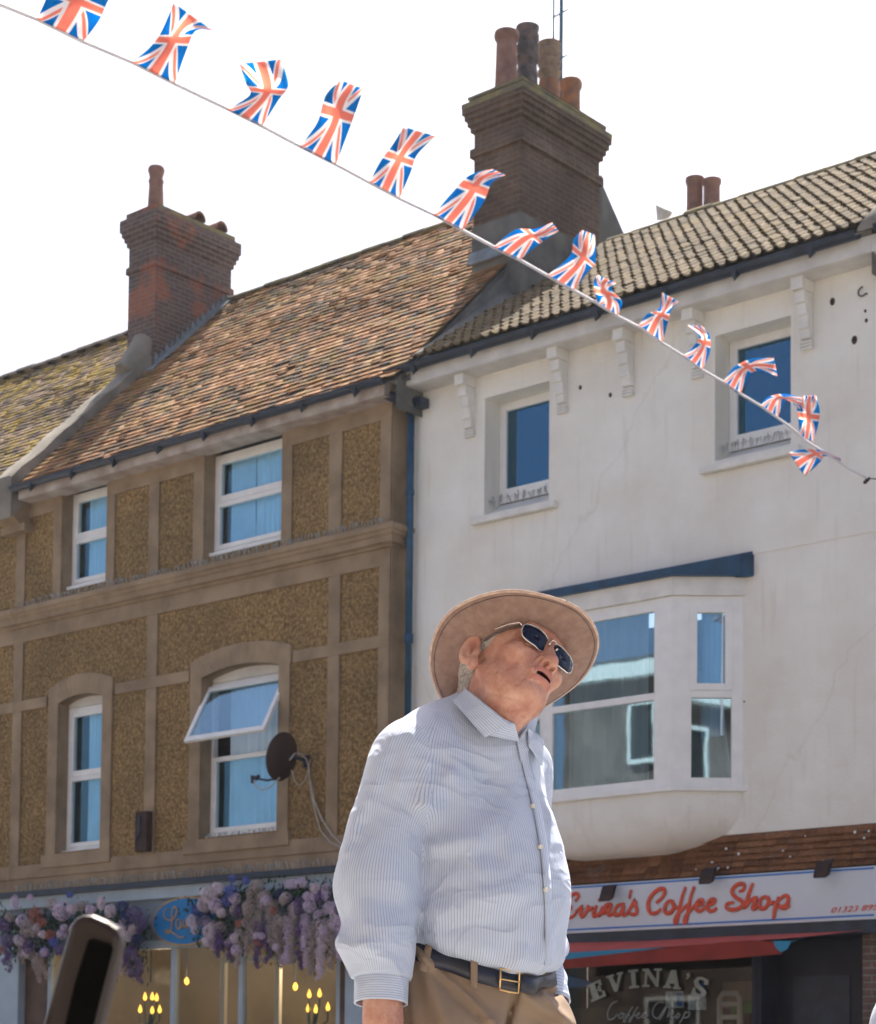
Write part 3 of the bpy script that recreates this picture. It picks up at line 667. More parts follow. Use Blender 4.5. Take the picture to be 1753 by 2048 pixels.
ringed(-16.93, 2.34, 1.10, M['pot_g'], 'sooty pot ringed with three bands')
ringed(-16.90, 2.80, 1.04, M['pot_y'], 'buff pot ringed with three bands')
b = MB(); b.lathe((-16.90, 2.80, 14.30), [(.156, 0), (.156, .30), (.145, .50)], 24); b.build('pot_base', M['pot_o'], bc, autosm=40)
pot(bc, -16.88, 3.28, 14.28, [(.16, 0), (.14, .05), (.135, .55), (.16, .60), (.165, .66), (.15, .70), (.11, .70), (.1, .6), (.02, .58)], M['pot_o'], label='short orange pot at the back')
# pots seen behind the ridge
BK = MB(); BK.box(-16.2, -15.3, 5.0, 6.2, 11.0, 13.36); bk = BK.build('chimney', M['brick_b'], WH)
for (u, s) in ((1390, 1.), (1424, .8)):
    q = W(u, 420, 1, 5.3); pot(bk, q[0], 5.3, 13.36, [(.13, 0), (.12, .3), (.12, .45*s+.12), (.14, .5*s+.12), (.14, .56*s+.12), (.1, .56*s+.12), (.02, .5*s)], M['pot'])
# broken upright ridge tile
q = W(1322, 445, 1, 3.72)
b = MB(); vs = []
for k in range(7):
    a = -.9+1.8*k/6
    vs += [(q[0]+.14*sin(a), 3.72+.10*cos(a), 12.80), (q[0]+.10*sin(a)-.04+.02*k, 3.72+.07*cos(a), 13.02-.03*k)]
b.add(vs, [(2*k, 2*k+2, 2*k+3, 2*k+1) for k in range(6)]); o = b.build('upright_ridge_tile', M['sill'], WH); md = o.modifiers.new('s', 'SOLIDIFY'); md.thickness = .02
# neighbour to the right: parapet foot and wall
NH = thing('terraced_house', 'pale terraced house at the right edge behind a rounded cement parapet', 'house', (-8, 0, 0))
b = MB(); wall(b, WX1+.001, -4, 2.9, 9.7, .004, [], .3); b.build('wall', M['white_wall'], NH)
b = MB(); vs = []; N = 10
for i in range(N+1):
    y = -.46+(4.0+.46)*i/N; z = WE[1]+(y-WE[0])*ws; r_ = .20 if i else .12
    for k in range(9): a = pi*k/8; vs.append((-10.12-r_*cos(a), y, z-.02+r_*.95*sin(a)))
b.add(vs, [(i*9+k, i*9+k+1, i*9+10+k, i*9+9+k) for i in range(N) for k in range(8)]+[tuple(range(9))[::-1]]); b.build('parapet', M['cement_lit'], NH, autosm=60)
b, rn = roll_tiles(-9.95, -4, WE, WR, .245, .155); b.build('roof', M['tile_w'], NH, attr={'rnd': ('FACE', rn)}, autosm=50)
underlay(NH, WX1+.01, -4, WE, WR, 8, M['cement'], 9.5)
b = MB(); b.box(WX1+.002, -4, -.32, -.30, 9.54, 9.72); b.box(WX1+.002, -4, -.298, .02, 9.535, 9.56); b.build('fascia', M['soffit'], NH); gutter(NH, WX1+.1, -4, -.40, 9.76, .08)
b = MB(); b.box(-10.42, -4, -.05, .3, 0, 2.48); b.build('brick_pier', M['brick_o'], NH)

# ---- bay window
BY = -.5; xa, xb = -14.35, -12.55; wa, wb = -14.97, -11.93
def hexa(z, s=1., dy=0):
    return [(wa, 0, z), (xa, BY, z), (xb, BY, z), (wb, 0, z)]
bay = MB()
# frame posts and rails of front
def rail(b, p, q, z0, z1, t, outn):
    p = np.array(p[:2]); q = np.array(q[:2]); d = (q-p)/np.linalg.norm(q-p); n = np.array([d[1], -d[0]])
    a = p+n*outn; c = q+n*outn; e = q-n*t; f = p-n*t
    b.prism([(a[0], a[1], z0), (c[0], c[1], z0), (e[0], e[1], z0), (f[0], f[1], z0)], (0, 0, z1-z0))
segs = [((wa, 0), (xa, BY)), ((xa, BY), (xb, BY)), ((xb, BY), (wb, 0))]
def pt(s, u): return (s[0][0]+(s[1][0]-s[0][0])*u, s[0][1]+(s[1][1]-s[0][1])*u)
for i, s in enumerate(segs):
    Ls = math.hypot(s[1][0]-s[0][0], s[1][1]-s[0][1])
    e0 = .13/Ls if i != 1 else .11/Ls; e1 = e0
    if i == 1: e0, e1 = .12/Ls, .24/Ls
    if i == 2: e0, e1 = .22/Ls, .13/Ls
    if i == 0: e0, e1 = .13/Ls, .22/Ls
    rail(bay, pt(s, 0), pt(s, e0), 4.03, 6.17, .08, 0); rail(bay, pt(s, 1-e1), pt(s, 1), 4.03, 6.17, .08, 0)
    rail(bay, pt(s, e0), pt(s, 1-e1), 4.03, 4.12, .07, -.006); rail(bay, pt(s, e0), pt(s, 1-e1), 6.03, 6.17, .07, -.006); rail(bay, pt(s, e0), pt(s, 1-e1), 5.02, 5.10, .07, .004)
    # sash frames standing a little proud
    for (z0, z1, ww) in (((5.10, 6.03, .05),) if i == 1 else ((5.10, 6.06, .085),)):
        if i != 1:
            a0, a1 = e0*.9, 1-e1*.9; wL = .085/Ls
            rail(bay, pt(s, a0), pt(s, a0+wL), z0, z1, .05, .012); rail(bay, pt(s, a1-wL), pt(s, a1), z0, z1, .05, .012)
            rail(bay, pt(s, a0+wL), pt(s, a1-wL), z0, z0+.08, .05, .012); rail(bay, pt(s, a0+wL), pt(s, a1-wL), z1-.08, z1, .05, .012)
bo = bay.build('bay_window', M['upvc'], WH, bevel=.005)
for i, s in enumerate(segs):
    for (z0, z1) in ((4.1, 5.03), (5.09, 6.05)):
        g = MB(); rail(g, pt(s, .04), pt(s, .96), z0, z1, .045, -.035); g.build('pane', M['glass_bay'] if 'glass_bay' in M else M['glass'], bo)
def slabhex(z0, z1, out, m, name, par):
    b = MB(); d = out
    P = [(wa-d*1.2, .0), (xa-d*.45, BY-d), (xb+d*.45, BY-d), (wb+d*1.2, .0)]
    b.prism([(x, y, z0) for x, y in P], (0, 0, z1-z0)); return b.build(name, m, par, bevel=.005)
slabhex(3.965, 4.028, .05, M['upvc'], 'bay_sill', bo); slabhex(6.172, 6.39, .035, M['sill'], 'bay_fascia', bo)
b = MB(); d = .09; P = [(wa-.12, 0), (xa-.06, BY-d), (xb+.06, BY-d), (wb+.14, 0)]
for (p, q) in zip(P[:-1], P[1:]): b.add([(p[0], p[1], 6.38), (q[0], q[1], 6.38), (q[0], q[1], 6.47), (p[0], p[1], 6.47)], [(0, 1, 2, 3)])
b.add([(P[1][0], P[1][1], 6.47), (P[2][0], P[2][1], 6.47), (wb+.14, 0, 6.66), (wa-.12, 0, 6.66), (P[0][0], 0, 6.47), (P[3][0], 0, 6.47), (P[0][0], 0, 6.38), (P[3][0], 0, 6.38), (P[1][0], P[1][1], 6.38), (P[2][0], P[2][1], 6.38)], [(0, 1, 2, 3), (0, 3, 4), (1, 5, 2), (8, 6, 7, 9)])
b.box(-11.98, -11.80, -.10, .0, 6.37, 6.58)
b.build('lead_roof', M['bluelead'], bo)
# bowl-shaped corbel under the bay
b = MB(); vs = []; K = 14; prof = []
for j in range(K+1):
    u = j/K; a = u*pi/2; s = cos(a)**.55 if u < 1 else 0; z = 3.965-.70*sin(a)**1.0*(.35+.65*u) if 0 else 3.965-.68*u
    s = (1-u**2.6)**.5 if u < 1 else 0
    mid = (wa+wb)/2; sc = .30+.70*s
    xs_ = [(wa-mid)*sc+mid, (xa-mid)*(.55+.45*s)+mid, (xb-mid)*(.55+.45*s)+mid, (wb-mid)*sc+mid]; yy = [.0, BY*(.10+.90*s), BY*(.10+.90*s), .0]
    if u == 1: yy = [0, 0, 0, 0]; 
    ring = []
    P = list(zip(xs_, yy)); 
    for a_, b_ in zip(P[:-1], P[1:]):
        for t in range(6): ring.append((a_[0]+(b_[0]-a_[0])*t/6, a_[1]+(b_[1]-a_[1])*t/6, z))
    ring.append((*P[-1], z)); vs += ring
n = 19; b.add(vs, [(j*n+i, (j+1)*n+i, (j+1)*n+i+1, j*n+i+1) for j in range(K) for i in range(n-1)])
b.build('bay_corbel', M['bay_render'] if 'bay_render' in M else M['white_wall'], WH, autosm=50)
# curtains and things in the bay
curtain('curtain', bo, -14.2, -13.05, 4.05, 6.1, -.22, M['curtain_w'], 8, .035)
curtain('curtain', bo, -12.42, -12.12, 4.6, 6.1, -.1, M['curtain'], 4, .03)
curtain('curtain', bo, -12.55, -12.2, 4.05, 5.4, .02, M['curtain_w'], 3, .03, lean=.15)
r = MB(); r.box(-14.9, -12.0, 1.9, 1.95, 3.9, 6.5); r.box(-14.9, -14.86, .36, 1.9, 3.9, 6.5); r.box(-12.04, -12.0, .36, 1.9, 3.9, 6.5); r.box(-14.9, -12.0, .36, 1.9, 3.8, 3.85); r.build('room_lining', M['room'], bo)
# hung tile band above the sign
b = MB(); rn = []
rows = 6
for r_ in range(rows):
    z1 = 3.49-r_*.075; z0 = z1-.088; y1 = -.02-r_*.034; y0 = y1-.062
    x = -16.9
    while x < WX1-.02:
        e = min(x+.165, WX1-.02); j = random.gauss(0, .002)
        b.add([(x, y0+j, z0), (e-.004, y0+j, z0), (e-.004, y1+.01, z1), (x, y1+.01, z1), (x, y0+.045, z0+.008), (e-.004, y0+.045, z0+.008)], [(0, 1, 2, 3), (0, 4, 5, 1), (0, 3, 4), (1, 5, 2)]); rn += [min(1, max(0, random.gauss(.45, .2)))]*4; x = e
b.build('tile_band', M['tile_band'], WH, attr={'rnd': ('FACE', rn)})
b = MB(); b.add([(-16.9, -.02, 3.48), (WX1, -.02, 3.48), (WX1, -.22, 3.0), (-16.9, -.22, 3.0), (-16.9, .0, 2.9), (WX1, 0, 2.9)], [(0, 1, 2, 3), (3, 2, 5, 4)]); b.build('band_backing', M['rust'], WH)
b = MB()
for i in range(16):
    x = random.uniform(-12.6, -10.3); r_ = random.randrange(5); z = 3.40-r_*.075; y = -.075-r_*.034; s = random.uniform(.006, .015)
    b.add([(x-s, y-.012, z-s), (x+s, y-.012, z-s), (x+s, y-.008, z+s), (x-s, y-.008, z+s)], [(0, 1, 2, 3)])
b.build('bird_droppings', M['paint'], WH, kind='stuff')
# old fixings in the wall
for (u, v, s) in ((1665, 603, .045), (1731, 622, .018), (1733, 641, .024), (1709, 680, .05), (1161, 775, .03), (1221, 790, .03), (1489, 1403, .012)):
    q = WX(u, v, -.004); b = MB(); b.lathe((0, 0, 0), [(.002, 0), (s, 0), (s*.8, .012), (.002, .014)], 10)
    b.v = [(q[0]+x*.7, -.001-z, q[2]+y) for (x, y, z) in b.v]; b.build('wall_fixing', M['rust'], WH)
q = WX(1725, 583, -.02); b = MB(); b.tube([(q[0]+.05*cos(a), -.02, q[2]+.05*sin(a)) for a in np.linspace(1.5, 5.6, 10)]+[(q[0]+.05, 0, q[2]-.03)], .008, 6); b.build('iron_hook', M['rust'], WH)
# downpipe
DP = thing('downpipe', 'blue downpipe running down the joint between the brown and cream houses', 'pipe', (-16.93, -.09, 0))
b = MB(); q0 = W(826, 830, 1, -.10); xp = -16.86; b.tube([(xp, -.10, 9.28), (xp, -.10, 6.30)], .048, 14); b.build('pipe_run', M['pipe'], DP, smooth=True)
b = MB(); b.tube([(xp, -.10, 8.2), (xp, -.10, 8.26)], .057, 14); b.build('pipe_clip', M['pipe'], DP, smooth=True)
b = MB(); b.tube([(xp, -.10, 3.45), (xp, -.10, 6.275), (xp, -.10, 6.28), (xp, -.10, 6.40)], [.043, .043, .06, .06], 14); b.build('lower_pipe_run', M['gutter'] if False else M['pipe'], DP, smooth=True)
b = MB(); b.tube([(-17.06, -.45, 9.5), (-16.95, -.30, 9.43), (-16.80, -.16, 9.38), (-16.70, -.14, 9.38)], .07, 12); b.tube([(xp, -.10, 9.4), (xp, -.10, 9.25)], .058, 12); b.box(-16.84, -16.62, -.18, -.02, 9.30, 9.42); b.build('hopper', M['gutter'], DP)
# rooftop aerial
AE = thing('tv_aerial', 'thin metal aerial mast behind the chimney pots of the large chimney', 'aerial', (-16.7, 3.2, 14.2))
b = MB(); mx_ = W(1122, 100, 1, 3.3)[0]; b.tube([(mx_, 3.3, 14.2), (mx_+.01, 3.3, 17.4)], .028, 8); b.build('mast', M['metal'], AE, smooth=True)
b = MB(); b.tube([(mx_-.11, 3.27, 15.35), (mx_-.11, 3.27, 17.4)], .014, 6)
for z in (15.38, 16.05, 16.5): b.tube([(mx_-.14, 3.28, z-.02), (mx_+.12, 3.32, z+.04)], .012, 6)
b.build('element', M['metal'], AE, smooth=True)

# ================================================================== OPPOSITE HOUSES (seen only in the window reflections)
OH = thing('terraced_house', 'flat-topped red brick house across the street, seen only in window reflections', 'house', (-8, -24, 0))
b = MB(); b.box(-30, 14, -28, -21.4, 0, 10.4); b.build('wall', M['brick_o'], OH)
b = MB(); b.box(-30, 14, -21.6, -21.1, 10.4, 10.75); b.build('eaves', M['upvc'], OH)
b = MB(); b.box(-30, 14, -28, -21.1, 10.751, 10.85); b.build('roof', M['rooftop'], OH)
for i in range(12):
    for z in (1.2, 4.9, 8.3):
        x = -28+i*3.5; b = MB(); frame_rect(b, x, x+1.6, z, z+1.5, -21.38, -21.28, .1); b.box(x+.76, x+.84, -21.37, -21.29, z+.1, z+1.4); f = b.build('window', M['upvc'], OH)
        g = MB(); g.box(x+.1, x+1.5, -21.38, -21.34, z+.1, z+1.4); g.build('pane', M['dark'], f)
# ================================================================== SHOPFRONTS
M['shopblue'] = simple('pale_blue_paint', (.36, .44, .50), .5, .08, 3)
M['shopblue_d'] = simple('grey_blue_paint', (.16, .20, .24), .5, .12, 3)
M['signwhite'] = simple('sign_board', (.60, .63, .67), .4, .04, 1.2)
M['red'] = simple('red_lettering', (.62, .07, .025), .45, .1, 9)
M['blue'] = simple('blue_lining', (.012, .15, .48), .5, .05, 5)
M['etch'] = simple('faded_lettering', (.35, .38, .34), .7, .15, 9)
M['etch2'] = simple('thin_lettering', (.26, .28, .27), .7, .15, 9)
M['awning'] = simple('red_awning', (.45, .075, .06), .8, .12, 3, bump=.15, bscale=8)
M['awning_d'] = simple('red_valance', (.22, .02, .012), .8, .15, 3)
M['awning_b'] = simple('blue_awning_stripe', (.03, .22, .36), .8, .1, 3)
M['navy'] = simple('navy_door', (.008, .010, .026), .5, .3, 3)
M['oval'] = simple('blue_sign', (.003, .17, .42), .6, .05, 2)
M['gold'] = simple('gilt', (.42, .25, .09), .35, .2, 9, metal=.4)
M['bulb'] = simple('lamp_flame', (.9, .6, .1), .5, .05, 9, emit=(1., .50, .07, 1.8))
M['wallin'] = simple('shop_wall', (.42, .37, .30), .9, .2, 1.1)
M['wood'] = simple('dark_wood', (.10, .055, .035), .6, .3, 3)
M['card'] = simple('printed_card', (.45, .55, .6), .7, .3, 20)

# brown house: shop below (part of the house)
SF = MB(); yf = -.30
SF.box(-31, -17.10, yf-.14, yf+.2, 3.375, 3.455); SF.build('shop_ledge', M['gutter'], LH)
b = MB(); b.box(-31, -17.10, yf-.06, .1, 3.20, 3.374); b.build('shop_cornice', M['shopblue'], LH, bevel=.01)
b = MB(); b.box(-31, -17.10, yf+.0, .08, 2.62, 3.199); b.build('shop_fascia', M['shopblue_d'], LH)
b = MB(); zt = 2.62
b.box(-25.9, -24.35, yf-.10, .2, 0, 2.619); b.build('pilaster', M['shopblue'], LH, bevel=.01)
x_p = WX(693, 2000, -.4)[0]; b = MB(); b.box(x_p-.03, -17.05, yf-.10, .2, 0, 3.19); b.build('pilaster', M['shopblue'], LH, bevel=.01)
# shop window: pale mullions, low transom, glass, interior
b = MB()
xm = [WX(345, 2000, -.3)[0], WX(481, 2000, -.3)[0]]; xl, xr = WX(95, 2000, -.3)[0], WX(680, 2000, -.3)[0]
for x in xm: b.box(x-.045, x+.045, yf, yf+.09, .5, 2.50)
b.box(xl, xr, yf+.001, yf+.08, 2.50, 2.619); b.box(xl, xl+.07, yf, yf+.085, .5, 2.5); b.box(xr-.07, xr, yf, yf+.085, .5, 2.5); b.box(xl, xr, yf-.02, yf+.2, .38, .5)
sw = b.build('shop_window', M['shopblue'], LH, bevel=.006)
g = MB(); g.box(xl, xr, yf+.04, yf+.05, .5, 2.51); g.build('pane', M['shopglass'], sw)
b = MB(); b.box(xl-.5, xr+.3, yf-.02, yf+.15, 0, .38); b.build('stallriser', M['shopblue'], LH)
b = MB(); b.box(xr+.001, x_p-.031, yf+.0, yf+.1, 0, 2.6); b.build('door_panel', M['wood'], LH)
b = MB(); b.box(-24.349, xl-.001, yf+.03, yf+.1, 0, 2.6); b.build('door_panel', M['wood'], LH)
b = MB(); b.quad((-25, 3.4, 0), (-17.2, 3.4, 0), (-17.2, 3.4, 3.4), (-25, 3.4, 3.4)); b.quad((-17.2, .1, 0), (-17.2, 3.4, 0), (-17.2, 3.4, 3.4), (-17.2, .1, 3.4)); b.quad((-25, .1, 0), (-25, 3.4, 0), (-25, 3.4, 3.4), (-25, .1, 3.4)); b.quad((-25, .1, 3.1), (-17.2, .1, 3.1), (-17.2, 3.4, 3.1), (-25, 3.4, 3.1)); b.build('shop_interior', M['wallin'], LH)
# window frames of the shop's inner partition
b = MB(); frame_rect(b, WX(440, 1990, .8)[0], WX(470, 1990, .8)[0]+.9, 1.2, 2.45, .8, .86, .10); b.build('inner_partition', M['upvc'], LH, bevel=.006)
def lampgroup(pts, y, lab, cx):
    c = WX(cx, 1960, y); t = thing('chandelier', lab, 'lamp', (c[0], y, 3.1)); b = MB()
    b.tube([(c[0], y, 3.09), (c[0], y, 2.1)], .012, 6)
    P = [WX(u, v, y) for u, v in pts]
    zm = min(p[2] for p in P)-.10
    for p in P:
        b.tube([(c[0], y, zm-.08), ((c[0]+p[0])/2, y-.03, zm-.14), (p[0], y, zm-.06 if p[2]-zm < .25 else p[2]-.16), (p[0], y, p[2]-.05)], .011, 6)
    b.lathe((c[0], y, zm-.25), [(.01, 0), (.04, .05), (.03, .12), (.012, .3)], 10); b.build('chandelier_frame', M['metal'], t, smooth=True)
    for p in P:
        f = MB(); f.lathe((p[0], y, p[2]-.05), [(.012, 0), (.030, .025), (.026, .06), (.010, .10), (.001, .125)], 10); f.build('candle_bulb', M['bulb'], t, smooth=True)
z5 = 3.506
def cc(x, y): return (200+x/z5, 1850+y/z5)
lampgroup([cc(317, 505), cc(368, 503), cc(399, 510), cc(283, 592), cc(368, 598), cc(420, 593)], .7, 'chandelier with yellow candle bulbs in the shop window by the left mullion', 302)
lampgroup([cc(1469, 486), cc(1541, 480), cc(1462, 586), cc(1515, 592), cc(1600, 575)], .7, 'chandelier with yellow candle bulbs in the shop window beside the man', 630)
for (u, v, lab) in ((374, 1963, 'small yellow pendant lamp hanging between the two chandeliers'), (591, 1974, 'smaller yellow pendant lamp just left of the right-hand chandelier')):
    q = WX(u, v, 1.1); t = thing('pendant_lamp', lab, 'lamp', (q[0], 1.1, 3.1)); b = MB(); b.tube([(q[0], 1.1, 3.09), (q[0], 1.1, q[2]+.06)], .006, 6); b.build('flex', M['metal'], t)
    b = MB(); b.lathe((q[0], 1.1, q[2]-.05), [(.01, 0), (.035, .03), (.035, .07), (.012, .11)], 12); b.build('bulb', M['bulb'], t, smooth=True)

for (u, v) in ((302, 1960), (630, 1960)):
    q = WX(u, v, .9); ld = bpy.data.lights.new('chandelier_light', 'POINT'); ld.energy = 22; ld.color = (1, .72, .42); ld.shadow_soft_size = .15; lo = bpy.data.objects.new('chandelier_light', ld); lo.location = (q[0], 1.15, 2.2); COL.objects.link(lo)
# oval hanging sign with script letters
c = WX(368, 1842, -.42)
OS = thing('shop_sign', 'oval bright blue sign with gilt rim and script letters between the flower garlands', 'sign', (c[0], -.42, c[2]))
rx = c[0]-WX(302, 1842, -.42)[0]; rz = WX(350, 1794, -.42)[2]-c[2]
b = MB(); b.prism([(c[0]+rx*cos(a), -.40, c[2]+rz*sin(a)) for a in np.linspace(0, 2*pi, 64)[:-1]], (0, .05, 0)); b.build('rim', M['gold'], OS)
b = MB(); b.prism([(c[0]+rx*.95*cos(a), -.405, c[2]+rz*.93*sin(a)) for a in np.linspace(0, 2*pi, 64)[:-1]], (0, .04, 0)); b.build('board', M['oval'], OS)
b = MB(); b.tube([(c[0], -.35, c[2]), (c[0], -.25, c[2])], .03, 8); b.build('fixing', M['metal'], OS)
def stroke(px, y, r, mat, parent, name, conv, flat_=.5, smooth=3):
    """brush stroke through photograph points lying in the plane y"""
    P = [np.array(conv(*q)) for q in px]
    if smooth and len(P) > 2:      # catmull-rom
        Q = []; E_ = [2*P[0]-P[1]]+P+[2*P[-1]-P[-2]]
        for i in range(1, len(E_)-2):
            for k in range(smooth):
                t = k/smooth; p0, p1, p2, p3 = E_[i-1:i+3]
                Q.append(.5*((2*p1)+(-p0+p2)*t+(2*p0-5*p1+4*p2-p3)*t*t+(-p0+3*p1-3*p2+p3)*t**3))
        Q.append(P[-1]); P = Q
    return [WX(p[0], p[1], y) for p in P]
def letters(name, strokes, y, r, mat, parent, conv, dy=.0):
    for s in strokes:
        b = MB()
        P = stroke(s, y, r, mat, parent, name, conv)
        n = len(P); rr = [r*(.72+.28*min(1, 4*min(i, n-1-i)/n)) for i in range(n)]
        b.tube(P, rr, 8); b.v = [(v[0], y+(v[1]-y)*.35+dy, v[2]) for v in b.v]
        b.build(name, M[mat], parent, smooth=True)
def oc(x, y): return (280+x/10.956, 1780+y/10.956)
letters('script_letter', [
    [(600, 400), (540, 450), (530, 540), (570, 620), (640, 665), (720, 650), (780, 560), (810, 460), (800, 390), (760, 370), (715, 440), (700, 560), (705, 700), (695, 830), (670, 900), (610, 950), (570, 930), (560, 895), (600, 885), (680, 910), (760, 960), (850, 1020), (920, 1035), (970, 1020)],
    [(870, 650), (810, 660), (795, 740), (810, 820), (850, 850), (885, 820), (895, 740), (895, 650), (900, 760), (920, 830)],
    [(960, 650), (950, 760), (975, 820), (1010, 760), (1020, 650), (1015, 760), (1030, 850)]], -.425, .012, 'gold', OS, oc)

# ---- coffee shop
ys = -.26
z_t = (WX(1130, 1776, ys)[2]+WX(1753, 1727, ys)[2])/2; z_b = (WX(1122, 1868, ys)[2]+WX(1600, 1845, ys)[2])/2
CS = thing('shop_sign', 'long white coffee shop sign with red brush script and thin blue lines', 'sign', (-13.5, ys, z_b))
b = MB(); b.box(-16.80, WX1-.0, ys, -.03, z_b, z_t); b.build('board', M['signwhite'], CS, bevel=.008)
for (u, v) in ((1450, 1755.5), (1450, 1844.5)):
    z = WX(u, v, ys)[2]; b = MB(); b.box(-16.78, WX1-.02, ys-.004, ys-.001, z-.010, z+.010); b.build('blue_line', M['blue'], CS)
def s1(x, y): return (1120+x/7.012, 1740+y/7.012)
def s2(x, y): return (1350+x/7.012, 1740+y/7.012)
R_ = .040
letters('script_letter', [
    [(215, 440), (262, 370), (240, 330), (180, 345), (125, 410), (120, 480), (160, 530), (90, 570), (72, 640), (110, 670), (180, 650), (240, 580)],
    [(215, 590), (320, 505), (290, 600), (310, 655), (370, 590), (400, 505), (420, 560), (470, 520)],
    [(520, 495), (470, 600), (480, 650), (560, 600)],
    [(600, 510), (545, 650), (660, 510), (650, 560), (610, 620), (640, 500), (720, 490), (680, 590), (690, 640), (760, 600)],
    [(910, 480), (830, 490), (770, 560), (780, 630), (850, 610), (900, 490), (880, 600), (900, 640), (960, 590)],
    [(1000, 275), (975, 400)],
    [(930, 620), (1000, 520), (1055, 420), (1060, 500), (1085, 580), (1040, 625), (970, 610)]], ys-.012, R_*.62, 'red', CS, s1)
letters('script_letter', [[(545, 405), (560, 435)]], ys-.012, R_*.7, 'red', CS, s1)
letters('script_letter', [
    [(1350, 460), (1440, 380), (1470, 290), (1420, 260), (1330, 310), (1250, 420), (1240, 540), (1290, 610), (1370, 590), (1420, 540)],
    [(1590, 440), (1520, 440), (1470, 530), (1490, 600), (1560, 590), (1600, 500), (1570, 440), (1620, 530), (1690, 500)]], ys-.012, R_*.66, 'red', CS, s1)
letters('script_letter', [
    [(150, 235), (100, 380), (60, 560), (30, 700), (10, 750), (0, 700), (40, 620), (110, 545), (180, 480)],
    [(270, 230), (220, 380), (190, 540), (160, 700), (140, 745), (135, 690), (170, 620), (240, 540), (290, 480)],
    [(300, 500), (380, 480), (390, 430), (340, 425), (295, 490), (310, 560), (370, 570), (430, 510)],
    [(460, 500), (540, 470), (560, 420), (510, 415), (460, 480), (470, 560), (530, 575), (590, 530)],
    [(900, 300), (960, 280), (975, 210), (920, 190), (840, 230), (800, 310), (850, 380), (930, 430), (950, 490), (880, 545), (780, 555), (720, 520), (740, 470), (830, 460)],
    [(1095, 180), (1040, 330), (980, 500), (960, 545)],
    [(970, 540), (1060, 430), (1140, 390), (1110, 480), (1090, 540), (1140, 530), (1190, 470)],
    [(1290, 370), (1210, 400), (1185, 490), (1215, 540), (1280, 520), (1320, 430), (1290, 370), (1340, 470), (1400, 440)],
    [(1460, 370), (1430, 470), (1400, 560), (1380, 690)],
    [(1450, 430), (1540, 360), (1590, 390), (1570, 480), (1500, 520), (1450, 500), (1540, 540), (1610, 490)]], ys-.012, R_*.62, 'red', CS, s2)
# telephone number, italic
tx = bpy.data.curves.new('phone', 'FONT'); tx.body = '01323 895401'; tx.size = 1; tx.shear = .35; tx.extrude = .01
to = bpy.data.objects.new('tmp', tx); COL.objects.link(to); bpy.context.view_layer.update()
me = bpy.data.meshes.new_from_object(to.evaluated_get(bpy.context.evaluated_depsgraph_get())); bpy.data.objects.remove(to)
def place_text(me, name, pa, pb, y, h, mat, parent):
    """lay a flat text mesh on the plane y from photograph point pa to pb"""
    A = WX(*pa, y); B = WX(*pb, y); xs_ = [v.co.x for v in me.vertices]; w0, w1 = min(xs_), max(xs_); s = (B[0]-A[0])/(w1-w0); o = origin(parent)
    for v in me.vertices:
        x = A[0]+(v.co.x-w0)*s; z = A[2]+(B[2]-A[2])*(v.co.x-w0)/(w1-w0)+v.co.y*h; yy = y-v.co.z*.3
        v.co = (x-o.x, yy-o.y, z-o.z)
    me.materials.clear(); me.materials.append(M[mat]); ob = bpy.data.objects.new(name, me); return link(ob, parent)
place_text(me, 'phone_number', (1663, 1826), (1790, 1817), ys-.004, .085, 'red', CS)
# under the sign: black soffit box, shopfront recess
b = MB(); b.box(-16.8, WX1, ys+.02, .3, z_b-.14, z_b-.001); b.build('awning_cassette', M['gutter'], WH)
# spotlights over the sign
for (u, v, m_, lab) in ((1218, 1789, 'rust', 'small dark floodlight clamped over the script name near the man'), (1418, 1754, 'rust', 'small dark floodlight above the middle of the coffee shop sign'), (1648, 1741, 'rust', 'small black floodlight above the blank right part of the sign')):
    q = WX(u, v, ys-.12); t = thing('floodlight', lab, 'light', (q[0], -.2, q[2]+.1), 'floodlights over the coffee shop sign')
    b = MB(); s = .085
    b.prism([(q[0]-s, q[1]-.09, q[2]-.08), (q[0]+s, q[1]-.09, q[2]-.08), (q[0]+s, q[1]-.02, q[2]+.09), (q[0]-s, q[1]-.02, q[2]+.09)], (0, .07, .025)); b.build('housing', M['rust'], t, bevel=.008)
    b = MB(); b.prism([(q[0]-s*.8, q[1]-.088, q[2]-.082), (q[0]+s*.8, q[1]-.088, q[2]-.082), (q[0]+s*.8, q[1]-.03, q[2]-.060), (q[0]-s*.8, q[1]-.03, q[2]-.060)], (0, -.0, -.006)); b.build('glass_cover', M['glass_dk'], t)
    b = MB(); b.tube([(q[0], q[1]+.02, q[2]+.05), (q[0], -.2, q[2]+.14), (q[0], -.12, q[2]+.16)], .012, 6); b.build('arm', M['gutter'], t)
